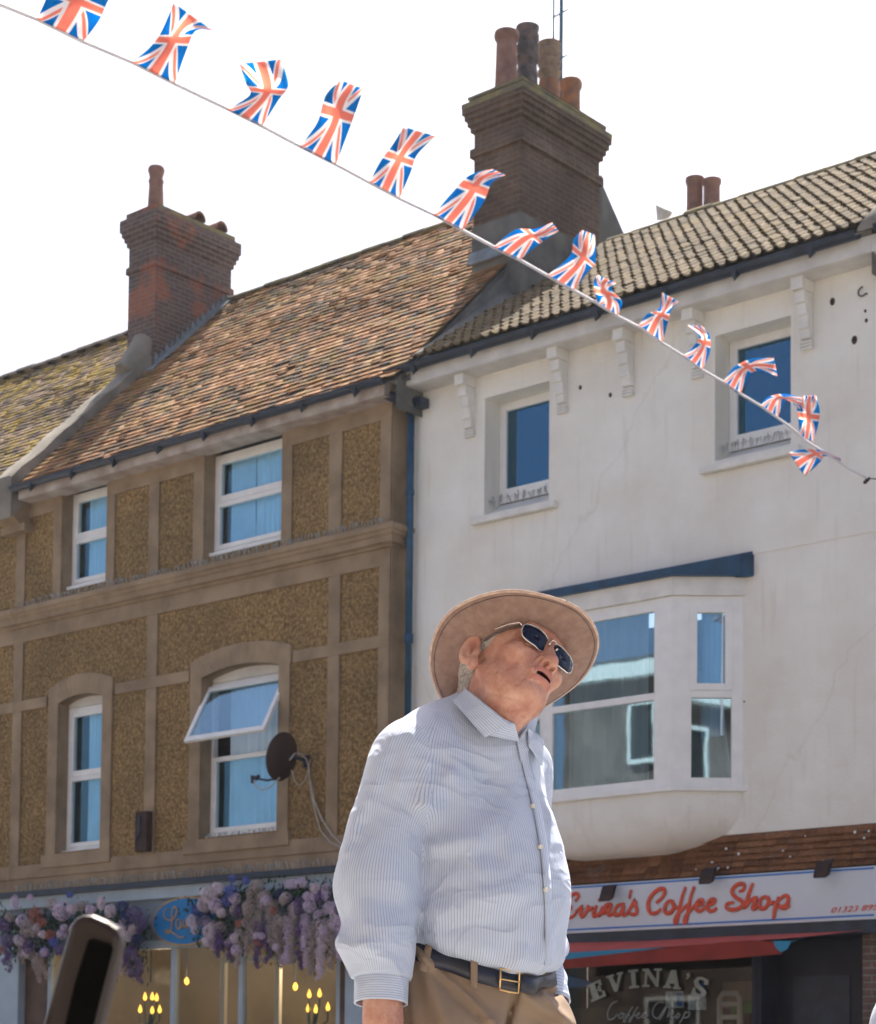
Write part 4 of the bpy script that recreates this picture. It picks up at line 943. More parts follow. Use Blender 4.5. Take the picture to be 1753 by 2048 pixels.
# awning, half rolled out, drooping to the left
AW = thing('awning', 'faded red roller awning with a pale blue stripe under the coffee shop sign', 'awning', (-13.8, -.4, 2.3))
def awn(px_, y, m, name, th=.02):
    b = MB(); P = [WX(u, v, yy) for (u, v, yy) in px_]; b.prism(P, (0, th, .0)); return b.build(name, m, AW)
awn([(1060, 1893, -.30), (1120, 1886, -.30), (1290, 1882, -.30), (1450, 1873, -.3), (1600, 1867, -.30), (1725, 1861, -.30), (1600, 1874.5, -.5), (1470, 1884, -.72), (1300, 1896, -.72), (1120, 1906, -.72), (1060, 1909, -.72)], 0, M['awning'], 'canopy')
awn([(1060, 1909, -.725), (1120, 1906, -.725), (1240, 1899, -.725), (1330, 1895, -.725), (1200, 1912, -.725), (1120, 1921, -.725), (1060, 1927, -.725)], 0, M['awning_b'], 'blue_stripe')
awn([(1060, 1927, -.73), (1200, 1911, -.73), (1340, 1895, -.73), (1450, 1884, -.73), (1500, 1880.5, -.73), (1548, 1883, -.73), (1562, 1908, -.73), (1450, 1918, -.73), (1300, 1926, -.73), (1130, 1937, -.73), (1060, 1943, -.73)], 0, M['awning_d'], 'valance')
awn([(1547, 1882, -.735), (1582, 1882, -.735), (1574, 1898, -.735), (1562, 1904, -.735), (1552, 1896, -.735)], 0, M['awning_b'], 'valance_end')
b = MB(); q = WX(1562, 1890, -.70); q2 = WX(1630, 1868, -.1); b.tube([q, q2], .015, 6); q = WX(1150, 1905, -.70); q2 = WX(1180, 1890, -.05); b.tube([q, q2], .015, 6); b.build('folding_arm', M['metal'], AW)
# shopfront: window, door, recess
xw0, xw1 = -16.6, WX(1515, 2000, -.1)[0]; xd1 = WX(1712, 2000, -.1)[0]
b = MB(); frame_rect(b, xw0, xw1, .6, 2.30, -.12, -.02, .06); cw = b.build('shop_window', M['navy'], WH, bevel=.005)
g = MB(); g.box(xw0+.05, xw1-.05, -.08, -.07, .65, 2.26); g.build('pane', M['shopglass'], cw)
b = MB(); b.box(xw0, xw1, -.12, .05, 0, .6); b.box(-16.95, xw0-.001, -.12, .1, 0, 2.4); b.build('stallriser', M['navy'], WH)
b = MB(); b.box(xw1+.001, xd1, .25, .32, 0, 2.3); b.box(xw1+.001, xw1+.05, -.1, .25, 0, 2.3); d_ = b.build('door', M['navy'], WH)
b = MB(); b.box(xw1+.25, xw1+.95, .235, .249, 1.0, 1.9); b.build('door_panel', M['gutter'], d_)
# interior glimpses: counter boards, menu cards, chair back, green crate
b = MB(); q = WX(1145, 1975, .6); b.box(-15.9, -12.4, .9, .95, .8, 1.62); b.build('counter_board', M['wallin'] if 0 else simple('counter', (.035, .030, .020), .8, .4, 1.5), WH)
for (u0, v0, u1, v1, m_) in ((1332, 1982, 1368, 2016, 'card'), (1377, 1988, 1413, 2020, 'card')):
    a = WX(u0, v1, -.06); c = WX(u1, v0, -.06); b = MB(); b.box(a[0], c[0], -.064, -.058, a[2], c[2]); k = b.build('menu_card', M[m_], None)
    tag(k, 'pale blue printed card inside the coffee shop window, %s' % ('under the letter A' if u0 < 1350 else 'under the final letter S'), 'card')
    b = MB(); w_ = c[0]-a[0]; b.box(a[0]+w_*.62, c[0]-w_*.05, -.068, -.0645, a[2]+(.3 if u0 > 1350 else .02), c[2]-.02); b.build('blue_patch', M['blue'], k)
a = WX(1487, 2012, .5); b = MB(); b.box(a[0]-.28, a[0]+.22, .5, .75, a[2]-.02, a[2]+.28); tag(b.build('cardboard_box', simple('cardboard', (.35, .26, .2), .8, .2, 4), None, bevel=.01), 'pinkish cardboard box behind the coffee shop window beside the door', 'box')
a = WX(1480, 2018, .48); b = MB(); b.box(a[0]-.12, a[0]+.28, .47, .49, a[2]-.05, a[2]+.09); tag(b.build('green_tray', simple('green_plastic', (.05, .22, .01), .5, .2, 4), None, bevel=.01), 'bright green tray edge in front of the cardboard box in the window', 'tray')
a = WX(1455, 2030, .45); b = MB(); b.tube([(a[0]-.10, .45, .6), (a[0]-.10, .45, a[2]+.18), (a[0]-.05, .45, a[2]+.25), (a[0]+.12, .45, a[2]+.25), (a[0]+.17, .45, a[2]+.18), (a[0]+.17, .45, .6)], .035, 8)
for z in (a[2]+.1, a[2]-.05): b.box(a[0]-.1, a[0]+.17, .43, .46, z, z+.05)
tag(b.build('cafe_chair', M['upvc'], None, smooth=False), 'white painted chair back seen through the coffee shop window', 'chair')
# lettering on the glass
def g3(x, y): return (1140+x/5.478, 1880+y/5.478)
yg = -.125
def poly(name, pts, mat, parent, conv=g3, y=yg):
    b = MB(); P = [WX(*conv(*p), y) for p in pts]; b.prism(P, (0, .004, 0)); return b.build(name, M[mat], parent)
GL = thing('window_lettering', 'faded arched capitals and thin script painted on the coffee shop window', 'lettering', (-13.3, yg, 1.7))
poly('letter_e', [(190, 500), (330, 430), (350, 490), (325, 500), (305, 465), (270, 485), (290, 540), (310, 528), (302, 505), (330, 495), (350, 560), (325, 570), (318, 550), (298, 562), (320, 620), (360, 598), (350, 560), (375, 550), (395, 615), (240, 680), (230, 655), (250, 645), (215, 510), (195, 520)], 'etch', GL)
poly('letter_v', [(395, 400), (480, 375), (485, 395), (465, 402), (510, 490), (535, 378), (515, 382), (515, 360), (580, 348), (582, 368), (565, 375), (520, 565), (490, 568), (420, 412), (400, 420)], 'etch', GL)
poly('letter_i', [(640, 330), (745, 320), (748, 345), (715, 348), (725, 500), (755, 498), (757, 522), (650, 532), (648, 510), (680, 505), (670, 352), (642, 355)], 'etch', GL)
poly('letter_n', [(795, 318), (860, 312), (945, 440), (955, 335), (925, 335), (925, 312), (1008, 312), (1006, 336), (980, 336), (970, 512), (945, 512), (850, 375), (840, 490), (870, 490), (868, 514), (795, 514), (797, 490), (815, 490), (825, 342), (797, 342)], 'etch', GL)
poly('letter_a', [(1025, 505), (1045, 500), (1110, 330), (1165, 330), (1195, 515), (1215, 520), (1212, 542), (1130, 535), (1132, 512), (1150, 512), (1147, 480), (1095, 475), (1085, 500), (1110, 505), (1105, 528), (1022, 522)], 'etch', GL)
poly('apostrophe', [(1280, 365), (1310, 362), (1312, 400), (1285, 430), (1270, 425), (1290, 400), (1278, 392)], 'etch', GL)
poly('letter_s', [(1515, 490), (1480, 490), (1470, 445), (1430, 430), (1405, 450), (1420, 490), (1480, 540), (1500, 580), (1470, 620), (1400, 625), (1350, 600), (1320, 610), (1350, 520), (1375, 525), (1375, 570), (1410, 595), (1440, 590), (1440, 565), (1370, 510), (1360, 450), (1400, 405), (1450, 405), (1490, 425), (1522, 440)], 'etch', GL)
letters('script_letter', [
    [(520, 670), (460, 700), (415, 790), (425, 870), (480, 860), (520, 810)], [(570, 800), (535, 830), (550, 860), (590, 830), (570, 800), (620, 820)],
    [(690, 730), (650, 790), (610, 880), (590, 900), (600, 850), (660, 820)], [(750, 730), (710, 790), (670, 880), (650, 900), (665, 850), (730, 820)],
    [(740, 830), (770, 805), (750, 800), (730, 840), (760, 855), (800, 820)], [(800, 830), (835, 805), (815, 795), (795, 840), (820, 850), (860, 820)],
    [(1040, 690), (980, 680), (920, 740), (910, 820), (960, 860), (1010, 800), (1060, 720), (1030, 800), (980, 880)],
    [(1110, 700), (1070, 850), (1110, 790), (1130, 790), (1110, 850), (1150, 840)], [(1190, 800), (1160, 840), (1180, 855), (1205, 820), (1190, 800)],
    [(1270, 780), (1240, 850), (1200, 915)], [(1260, 800), (1310, 790), (1300, 840), (1250, 855)]], yg, .008, 'etch2', GL, g3)
q = WX(1165, 1967, .1); b = MB(); b.prism([WX(u, v, -.05) for u, v in ((1130, 1950), (1150, 1955), (1180, 1963), (1195, 1974), (1130, 1975))], (0, .02, 0)); tag(b.build('blue_poster', M['blue'], None), 'deep blue poster edge in the window just beside the man', 'poster')

# ================================================================== SATELLITE DISH
q = WX(612, 1522, Y0)
SD = thing('satellite_dish', 'dark brown satellite dish on a wall bracket beside the open window', 'dish', (q[0], Y0, q[2]))
b = MB(); b.box(q[0]-.03, q[0]+.07, Y0-.02, Y0-.0, q[2]-.09, q[2]+.07); b.tube([(q[0]+.02, Y0-.01, q[2]), (q[0]-.02, Y0-.22, q[2]+.03), (q[0]-.10, Y0-.42, q[2]+.05)], .025, 8); b.build('wall_bracket', M['gutter'], SD)
dc = WX(563, 1513, -.62); nrm = np.array([-.97, -.05, .22]); nrm /= np.linalg.norm(nrm); e1 = np.cross([0, 0, 1], nrm); e1 /= np.linalg.norm(e1); e2 = np.cross(nrm, e1)
b = MB(); vs = []
for back in (0, 1):
    for r_ in np.linspace(0, 1, 7):
        for k in range(32):
            a = 2*pi*k/32; p = dc+e1*.29*r_*cos(a)+e2*.325*r_*sin(a)+nrm*(.06*r_*r_-.06-.012*back); vs.append(p)
fs = []
for s_ in (0, 1):
    o_ = s_*7*32
    for i in range(6):
        for k in range(32):
            f = (o_+i*32+k, o_+i*32+(k+1) % 32, o_+(i+1)*32+(k+1) % 32, o_+(i+1)*32+k); fs.append(f if s_ == 0 else f[::-1])
fs += [(6*32+k, 6*32+(k+1) % 32, 7*32+6*32+(k+1) % 32, 7*32+6*32+k) for k in range(32)]
b.add(vs, fs); b.build('reflector', simple('dish_brown', (.04, .02, .022), .5, .15, 3), SD, autosm=50)
lnb = WX(513, 1557, -.66); bot = dc-e2*.30
b = MB(); b.tube([dc-nrm*.06, bot-nrm*.02, bot+nrm*.03], .016, 6); b.tube([bot+nrm*.02, (bot+lnb)/2-np.array([0, 0, .02]), lnb], .015, 8); b.tube([dc-nrm*.05, np.array([q[0]-.10, Y0-.42, q[2]+.05])], .035, 8); b.build('feed_arm', M['gutter'], SD)
b = MB(); b.tube([lnb+np.array([.05, 0, .03]), lnb, lnb-np.array([.05, .02, -.03]), lnb-np.array([.04, .02, .06])], [.025, .035, .032, .03], 10); b.build('receiver_head', M['gutter'], SD)
cb = MB(); P = [(508, 1560, -1.0), (512, 1572, -.98), (522, 1580, -.95), (536, 1577, -.9), (550, 1566, -.8), (560, 1555, -.75)]
cb.tube([WX(*p) for p in P], .009, 6)
P = [(583, 1540, -.6), (590, 1562, -.5), (600, 1572, -.45), (611, 1560, -.4), (618, 1535, -.35), (620, 1520, -.3)]
cb.tube([WX(*p) for p in P], .008, 6)
cb.tube([WX(*p) for p in [(580, 1520, -.7), (590, 1507, -.6), (603, 1508, -.5), (613, 1518, -.35), (618, 1535, -.28), (622, 1580, -.28), (632, 1630, -.28), (642, 1662, -.29), (660, 1683, -.30), (690, 1700, -.32)]], .011, 6)
cb.tube([WX(*p) for p in [(621, 1560, -.29), (628, 1600, -.29), (645, 1640, -.29), (665, 1670, -.30), (700, 1705, -.32)]], .011, 6)
cb.build('cable', simple('white_cable', (.42, .38, .34), .6, .1, 5), SD, smooth=True)
# rusty bracket plate
a = WX(280, 1705, Y0-.02); c = WX(304, 1623, Y0-.02); b = MB(); b.box(a[0], c[0], Y0-.12, Y0-.001, a[2], c[2]); rb = b.build('sign_bracket', M['rust'], None, bevel=.01)
tag(rb, 'rusty dark iron bracket box fixed to the brown wall between the two lower windows', 'bracket')
b = MB(); b.box(a[0]+.07, a[0]+.12, Y0-.135, Y0-.121, a[2]+.22, c[2]-.06); b.tube([(a[0]+.05, Y0-.14, a[2]+.16), (a[0]+.12, Y0-.15, a[2]+.24)], .01, 6); b.build('slot_and_bolt', M['gutter'], rb)

# ================================================================== FLOWER GARLANDS
def petalmat(name, c, c2): return simple(name, c, .8, col2=c2, scale=22, detail=3)
PM = {'lil': petalmat('lilac_petals', (.76, .62, .76), (.55, .43, .58)), 'pin': petalmat('pale_pink_petals', (.80, .68, .72), (.6, .48, .54)), 'cream': petalmat('dusty_cream_petals', (.52, .43, .40), (.34, .27, .26)),
      'blu': petalmat('blue_petals', (.15, .20, .55), (.07, .09, .35)), 'pur': petalmat('dark_purple_petals', (.19, .12, .29), (.09, .05, .16)), 'sal': petalmat('salmon_petals', (.50, .18, .13), (.35, .12, .09)), 'leaf': petalmat('dark_leaves', (.02, .07, .035), (.008, .03, .025)), 'leaf2': petalmat('green_leaves', (.05, .12, .03), (.02, .06, .02)), 'navy': petalmat('navy_petals', (.03, .05, .20), (.015, .02, .09))}
def cluster(b, c, rad, n, size, aspect=(1, 1, 1), jit=.35):
    """a flower head: n little four-petal florets over an ellipsoid"""
    for i in range(n):
        z = 1-2*(i+.5)/n; th = i*2.39996; r_ = sqrt(max(0, 1-z*z)); d = np.array([r_*cos(th), r_*sin(th), z])
        p = np.array(c)+d*np.array(aspect)*rad*(1+random.gauss(0, .07))
        d = d+np.random.normal(0, jit, 3); d /= np.linalg.norm(d)
        a = np.cross(d, [.3, .2, .9]); a /= np.linalg.norm(a); e = np.cross(d, a); s = size*random.uniform(.7, 1.2); t0 = random.random()*pi
        vs = [p+d*s*.15]; fs = []
        for k in range(4):
            an = t0+k*pi/2
            o1 = a*cos(an)+e*sin(an); o2 = a*cos(an+.75)+e*sin(an+.75); m_ = a*cos(an+.37)+e*sin(an+.37)
            vs += [p+o1*s*.75, p+m_*s+d*s*.2, p+o2*s*.75]; j = 1+3*k; fs += [(0, j, j+1, j+2)]
        b.add(vs, fs)
def leaves(b, cs_, n, ext, size):
    for i in range(n):
        c = cs_[random.randrange(len(cs_))]; p = np.array(c)+np.random.normal(0, 1, 3)*ext
        d = np.random.normal(0, 1, 3); d[1] -= .6; d /= np.linalg.norm(d); a = np.cross(d, [.1, .2, 1]); a /= np.linalg.norm(a); L_ = np.cross(a, d); s = size*random.uniform(.6, 1.3)
        b.add([p, p+L_*s*.5+a*s*.22+d*s*.1, p+L_*s, p+L_*s*.5-a*s*.22+d*s*.1], [(0, 1, 2, 3)])
def garland(label, path, heads, trail, y, yth):
    c0 = WX(*path[len(path)//2], y); t = thing('flower_garland', label, 'flowers', tuple(c0), 'flower garlands over the shop window')
    cs_ = [WX(u, v, y) for u, v in path]
    b = MB(); leaves(b, cs_, 2600, np.array([.15, .07, .09]), .075); b.build('foliage', PM['leaf'], t, kind='stuff')
    b = MB(); leaves(b, cs_, 420, np.array([.17, .10, .12]), .065); b.build('light_foliage', PM['leaf2'], t, kind='stuff')
    heads = list(heads)+[(u+random.uniform(-16, 16), v+random.uniform(-8, 26), random.uniform(6, 10), random.choice(['lil', 'pin', 'cream', 'pin', 'lil', 'pur']), (1, 1, 1), 50) for (u, v) in path for _ in range(2) if not (285 < u < 392)]
    for (u, v, r_, m_, asp, n) in heads:
        p = WX(u, v, y-yth*random.uniform(.6, 1.2)); b = MB(); rr = r_*.0073
        cluster(b, p, rr, n, max(.028, rr*.27), asp); b.build('flower_head', PM[m_], t)
    for (u, v, L_, m_) in trail:
        b = MB(); p0 = WX(u, v, y-yth); k = max(3, int(L_/5)); sw_ = random.uniform(-.05, .05)
        for i in range(k):
            f = i/(k-1); p = p0+np.array([sw_*f+random.gauss(0, .012), random.gauss(0, .02), -L_*.0068*f]); cluster(b, p, .052*(1-.55*f), 12, .026)
        b.build('wisteria_spray', PM[m_], t)
random.seed(21); np.random.seed(21)
S = (1, 1, 1); Tt = (.75, .8, 1.5)
garland('garland of pink, lilac and navy hydrangeas over the left shop fascia', [(10, 1850), (45, 1860), (80, 1850), (120, 1850), (160, 1845), (200, 1850), (235, 1855), (270, 1865), (40, 1900), (90, 1900), (250, 1900), (260, 1930)],
        [(60, 1858, 17, 'cream', S, 110), (72, 1830, 14, 'sal', S, 90), (45, 1842, 12, 'lil', S, 70), (125, 1822, 18, 'lil', S, 120), (30, 1805, 9, 'lil', Tt, 60), (105, 1808, 11, 'cream', S, 70), (163, 1812, 10, 'cream', S, 60), (145, 1818, 9, 'pin', S, 50),
         (203, 1806, 9, 'pin', Tt, 60), (222, 1822, 11, 'pin', S, 70), (182, 1820, 9, 'lil', S, 50), (245, 1815, 12, 'navy', S, 80), (270, 1828, 14, 'pur', S, 90), (285, 1845, 11, 'pur', S, 70), (255, 1838, 12, 'navy', S, 70),
         (248, 1850, 9, 'pin', Tt, 60), (257, 1872, 10, 'pin', S, 60), (10, 1850, 13, 'pur', S, 80), (15, 1880, 12, 'pur', S, 80), (100, 1870, 9, 'sal', S, 50), (108, 1885, 9, 'blu', S, 50), (60, 1895, 14, 'pur', S, 80), (90, 1905, 10, 'blu', S, 60), (20, 1835, 9, 'cream', S, 50), (5, 1900, 8, 'sal', S, 40), (85, 1845, 8, 'sal', S, 40), (40, 1880, 11, 'lil', S, 60), (75, 1925, 12, 'cream', Tt, 70), (65, 1910, 10, 'cream', S, 60), (235, 1900, 8, 'pur', S, 50), (275, 1880, 10, 'navy', S, 60), (140, 1790, 5, 'blu', S, 30), (60, 1795, 5, 'lil', S, 26), (120, 1900, 10, 'pur', S, 60)],
        [(75, 1925, 40, 'cream'), (85, 1930, 26, 'cream'), (20, 1910, 34, 'pur'), (255, 1900, 40, 'pur'), (240, 1920, 26, 'lil'), (275, 1915, 50, 'pur'), (15, 1890, 40, 'pur'), (45, 1890, 36, 'cream')], -.52, .14)
garland('garland of dusty wisteria and lilac blooms beside the man over the shop window', [(400, 1820), (440, 1810), (480, 1800), (520, 1800), (560, 1800), (600, 1795), (640, 1790), (680, 1800), (420, 1870), (480, 1870), (540, 1870), (600, 1870), (660, 1860), (640, 1900), (560, 1900), (460, 1890)],
        [(418, 1790, 15, 'pin', S, 100), (435, 1778, 12, 'pin', S, 80), (410, 1810, 13, 'pin', S, 80), (432, 1812, 13, 'lil', S, 80), (462, 1782, 11, 'blu', S, 70), (465, 1758, 6, 'blu', S, 36), (492, 1762, 6, 'blu', S, 36), (408, 1838, 14, 'navy', S, 90), (395, 1820, 10, 'blu', S, 60), (455, 1802, 9, 'blu', S, 50),
         (385, 1842, 11, 'pin', S, 70), (390, 1860, 7, 'pin', S, 40), (417, 1862, 10, 'pin', S, 60), (440, 1855, 10, 'cream', S, 60), (480, 1848, 7, 'sal', S, 40), (548, 1822, 6, 'sal', S, 30), (505, 1790, 12, 'cream', Tt, 80), (515, 1772, 10, 'cream', S, 60), (530, 1795, 12, 'cream', S, 80), (545, 1812, 11, 'cream', S, 60), (498, 1815, 11, 'cream', S, 70),
         (585, 1768, 10, 'lil', (1.6, .8, .7), 60), (605, 1765, 8, 'lil', S, 40), (630, 1776, 8, 'pin', S, 50), (652, 1785, 10, 'lil', Tt, 60), (598, 1812, 11, 'pur', Tt, 60), (590, 1820, 10, 'lil', Tt, 60), (620, 1812, 11, 'lil', S, 60), (640, 1832, 11, 'lil', S, 60), (660, 1815, 10, 'lil', S, 60), (675, 1830, 12, 'pin', S, 60), (517, 1886, 8, 'sal', (1.4, .8, .6), 40), (520, 1872, 9, 'lil', (1.6, .8, .6), 50), (570, 1845, 11, 'cream', S, 60), (610, 1850, 10, 'lil', S, 60), (440, 1890, 10, 'pur', S, 60), (470, 1895, 10, 'pur', S, 60), (560, 1790, 9, 'navy', S, 50), (575, 1800, 9, 'navy', S, 50), (480, 1870, 9, 'cream', S, 60), (545, 1860, 11, 'cream', S, 60), (670, 1850, 10, 'lil', S, 50), (470, 1820, 9, 'cream', S, 50), (640, 1795, 9, 'pur', S, 50)],
        [(505, 1800, 100, 'cream'), (520, 1790, 90, 'cream'), (540, 1810, 80, 'cream'), (495, 1815, 90, 'cream'), (555, 1830, 70, 'cream'), (575, 1840, 80, 'lil'), (590, 1830, 90, 'cream'), (610, 1835, 90, 'lil'), (628, 1850, 90, 'cream'), (640, 1850, 100, 'pin'), (650, 1845, 95, 'pin'), (665, 1850, 80, 'cream'), (600, 1850, 80, 'pur'), (535, 1850, 70, 'pur'), (480, 1860, 70, 'cream'), (460, 1870, 50, 'pur'), (440, 1860, 50, 'pur'), (560, 1860, 60, 'cream'), (680, 1830, 80, 'lil'), (425, 1850, 45, 'pin'), (520, 1850, 80, 'pur')], -.52, .15)

# ================================================================== BUNTING
def flagmat():
    m, n, out = newmat('union_flag'); L = n.links.new
    a1 = nd(n, 'ShaderNodeAttribute', attribute_name='fx'); a2 = nd(n, 'ShaderNodeAttribute', attribute_name='fy')
    def mt(op, *ins):
        x = nd(n, 'ShaderNodeMath', operation=op)
        for i, v in enumerate(ins):
            if isinstance(v, (int, float)): x.inputs[i].default_value = v
            else: L(v, x.inputs[i])
        return x.outputs[0]
    X, Y = a1.outputs['Fac'], a2.outputs['Fac']      # fx in -1..1 along the fly, fy in -.5..+.5
    ax, ay = mt('ABSOLUTE', X), mt('ABSOLUTE', Y)
    mn = mt('MINIMUM', ax, ay)
    redc = mt('LESS_THAN', mn, .105); whc = mt('LESS_THAN', mn, .172)
    d = mt('MULTIPLY', mt('SUBTRACT', ax, mt('MULTIPLY', ay, 2.)), 1/sqrt(5))
    sg = mt('SIGN', mt('MULTIPLY', X, Y)); sd_ = mt('MULTIPLY', d, sg)
    whd = mt('LESS_THAN', mt('ABSOLUTE', d), .10)
    redd = mt('MULTIPLY', mt('GREATER_THAN', sd_, -.004), mt('LESS_THAN', sd_, .066))
    def mix(f, a, b_):
        x = nd(n, 'ShaderNodeMix', data_type='RGBA'); L(f, x.inputs[0])
        for s, v in ((6, a), (7, b_)):
            if isinstance(v, tuple): x.inputs[s].default_value = v
            else: L(v, x.inputs[s])
        return x.outputs[2]
    B_, Wt, Rd = (.01, .35, .70, 1), (.94, .92, .90, 1), (.95, .43, .34, 1)
    c = mix(whd, B_, Wt); c = mix(redd, c, Rd); c = mix(whc, c, Wt); c = mix(redc, c, Rd)
    df = nd(n, 'ShaderNodeBsdfDiffuse'); tl = nd(n, 'ShaderNodeBsdfTranslucent'); L(c, df.inputs[0]); L(c, tl.inputs[0])
    ms = nd(n, 'ShaderNodeMixShader'); ms.inputs[0].default_value = .78; L(df.outputs[0], ms.inputs[1]); L(tl.outputs[0], ms.inputs[2]); L(ms.outputs[0], out.inputs[0]); return m
M['flag'] = flagmat()
M['cord'] = simple('white_tape', (.72, .70, .74), .6, .05, 5)
def dep(u):   # distance of the cord along the line of sight
    i0, i1 = 1/10.6, 1/20.7; k = (u-0)/1740; return 1/(i0+(i1-i0)*k)
def BP(u, v, dd=0):
    r_ = ray(u, v); return CAM+r_*(dep(u)+dd)
BU = thing('bunting', 'string of small union flags sagging across the street from the upper left', 'bunting', tuple(BP(740, 365)))
cordpts = [(-60, -15), (0, 8), (75, 38), (165, 82), (265, 124), (350, 167), (455, 217), (525, 252), (600, 292), (675, 330), (740, 365), (800, 397), (870, 430), (925, 460), (988, 494), (1040, 520), (1095, 551), (1150, 582), (1192, 605), (1237, 633), (1285, 657), (1325, 686), (1367, 712), (1405, 740), (1447, 764), (1485, 790), (1522, 812), (1580, 853), (1612, 882), (1650, 905), (1700, 938), (1738, 957)]
b = MB(); b.tube([BP(*p) for p in cordpts], [.012]*len(cordpts), 6); b.build('cord', M['cord'], BU)
b = MB(); b.tube([BP(1738, 957), BP(1752, 958), W(1762, 962, 1, -.02)], .006, 6); b.tube([BP(1738, 957), BP(1730, 965)], .02, 6); b.build('knot', M['rust'], BU)
# each flag: rows of (left, right) edge points from the cord to the free end (photograph pixels) + billow
FL = [
 [((75, 38), (168, 82)), ((92, 0), (198, 42)), ((110, -40), (215, 5)), ((130, -75), (235, -35))],
 [((265, 124), (350, 167)), ((300, 95), (372, 105)), ((325, 60), (392, 62)), ((348, 5), (428, 62))],
 [((455, 219), (525, 252)), ((500, 190), (558, 200)), ((492, 165), (577, 170)), ((480, 128), (563, 118))],
 [((600, 293), (672, 330)), ((635, 245), (698, 262)), ((652, 190), (715, 215)), ((682, 160), (728, 178))],
 [((740, 364), (800, 396)), ((760, 325), (822, 345)), ((785, 290), (835, 310)), ((808, 253), (872, 272))],
 [((867, 430), (925, 460)), ((905, 385), (965, 410)), ((940, 350), (985, 365)), ((985, 338), (1012, 350))],
 [((988, 494), (1038, 521)), ((1030, 460), (1075, 492)), ((1070, 458), (1090, 480)), ((1105, 445), (1118, 462))],
 [((1095, 551), (1148, 581)), ((1140, 512), (1180, 540)), ((1148, 480), (1192, 522)), ((1165, 460), (1190, 470))],
 [((1198, 608), (1235, 632)), ((1193, 595), (1245, 605)), ((1188, 565), (1225, 580)), ((1196, 550), (1232, 566))],
 [((1278, 650), (1325, 686)), ((1295, 628), (1335, 650)), ((1318, 618), (1342, 622)), ((1325, 585), (1358, 603))],
 [((1367, 712), (1405, 740)), ((1390, 690), (1420, 705)), ((1398, 672), (1420, 672)), ((1375, 650), (1405, 652))],
 [((1447, 764), (1480, 790)), ((1468, 735), (1500, 750)), ((1505, 718), (1520, 742)), ((1548, 716), (1555, 752))],
 [((1522, 812), (1556, 835)), ((1535, 795), (1572, 800)), ((1570, 788), (1590, 810)), ((1612, 798), (1600, 818))],
 [((1600, 870), (1627, 884)), ((1598, 845), (1637, 850)), ((1595, 815), (1640, 820)), ((1608, 792), (1632, 790))],
 [((1578, 905), (1610, 953)), ((1602, 899), (1640, 925)), ((1640, 900), (1652, 912)), ((1680, 915), (1684, 922))],
]
rngf = random.Random(5)
for k, rowsF in enumerate(FL):
    nu, nv = 14, 30; vs = []; fx = []; fy = []; ph = rngf.uniform(0, 6); amp = rngf.uniform(.03, .055)*(1 if k < 6 else 1.2)
    def interp(t):
        x = t*(len(rowsF)-1); i = min(int(x), len(rowsF)-2); s = x-i
        P_ = [rowsF[max(i-1, 0)], rowsF[i], rowsF[i+1], rowsF[min(i+2, len(rowsF)-1)]]
        o_ = []
        for e_ in (0, 1):
            p0, p1, p2, p3 = [np.array(p[e_], float) for p in P_]
            o_.append(.5*((2*p1)+(-p0+p2)*s+(2*p0-5*p1+4*p2-p3)*s*s+(-p0+3*p1-3*p2+p3)*s**3))
        return o_
    for j in range(nv+1):
        t = j/nv; a, c = interp(t)
        for i in range(nu+1):
            u = i/nu; p = a+(c-a)*u
            bil = amp*t*sin(u*pi*1.6+ph+t*4)+amp*.5*sin(t*9+ph*2)*t + .018*sin(u*11+t*3+ph)*t
            wv = (c-a)/max(1e-6, np.linalg.norm(c-a)); 
            p = p+np.array([wv[1], -wv[0]])*0
            vs.append(BP(p[0], p[1], bil*1.6-.02)); fx.append(-1+2*t); fy.append(u-.5)
    b = MB(); b.add(vs, [(j*(nu+1)+i, j*(nu+1)+i+1, (j+1)*(nu+1)+i+1, (j+1)*(nu+1)+i) for j in range(nv) for i in range(nu)])
    fo = b.build('flag', M['flag'], BU, smooth=True, attr={'fx': ('POINT', fx), 'fy': ('POINT', fy)})
    fo.modifiers.new('s', 'SOLIDIFY').thickness = .0012

# ================================================================== NEAR POST
def NP(u, v, d): return CAM+ray(u, v)*d
PO = thing('chair_back', 'blurred dark brown rounded chair post with black inset close to the camera', 'chair', tuple(NP(150, 2040, 1.5)))
D0 = 1.5
out_ = [(85, 2048), (112, 1950), (140, 1850), (150, 1836), (165, 1827), (185, 1829), (215, 1842), (236, 1856), (244, 1872), (241, 1895), (222, 1975), (205, 2048), (110, 2450), (-12, 2420)]
nr = np.array(_f); b = MB(); b.prism([NP(u, v, D0) for u, v in out_], tuple(nr*.028)); b.build('frame', simple('dark_frame', (.012, .006, .006), .45, .2, 6, spec=.35, coat=.12), PO, bevel=.006)
ins = [(130, 2048), (150, 1965), (176, 1882), (184, 1877), (222, 1889), (227, 1897), (205, 1980), (188, 2048), (100, 2400), (45, 2380)]
b = MB(); b.prism([NP(u, v, D0-.004) for u, v in ins], tuple(nr*.003)); b.build('pad', simple('black_pad', (.003, .003, .003), .95, .2, 6, spec=.05), PO, bevel=.001)
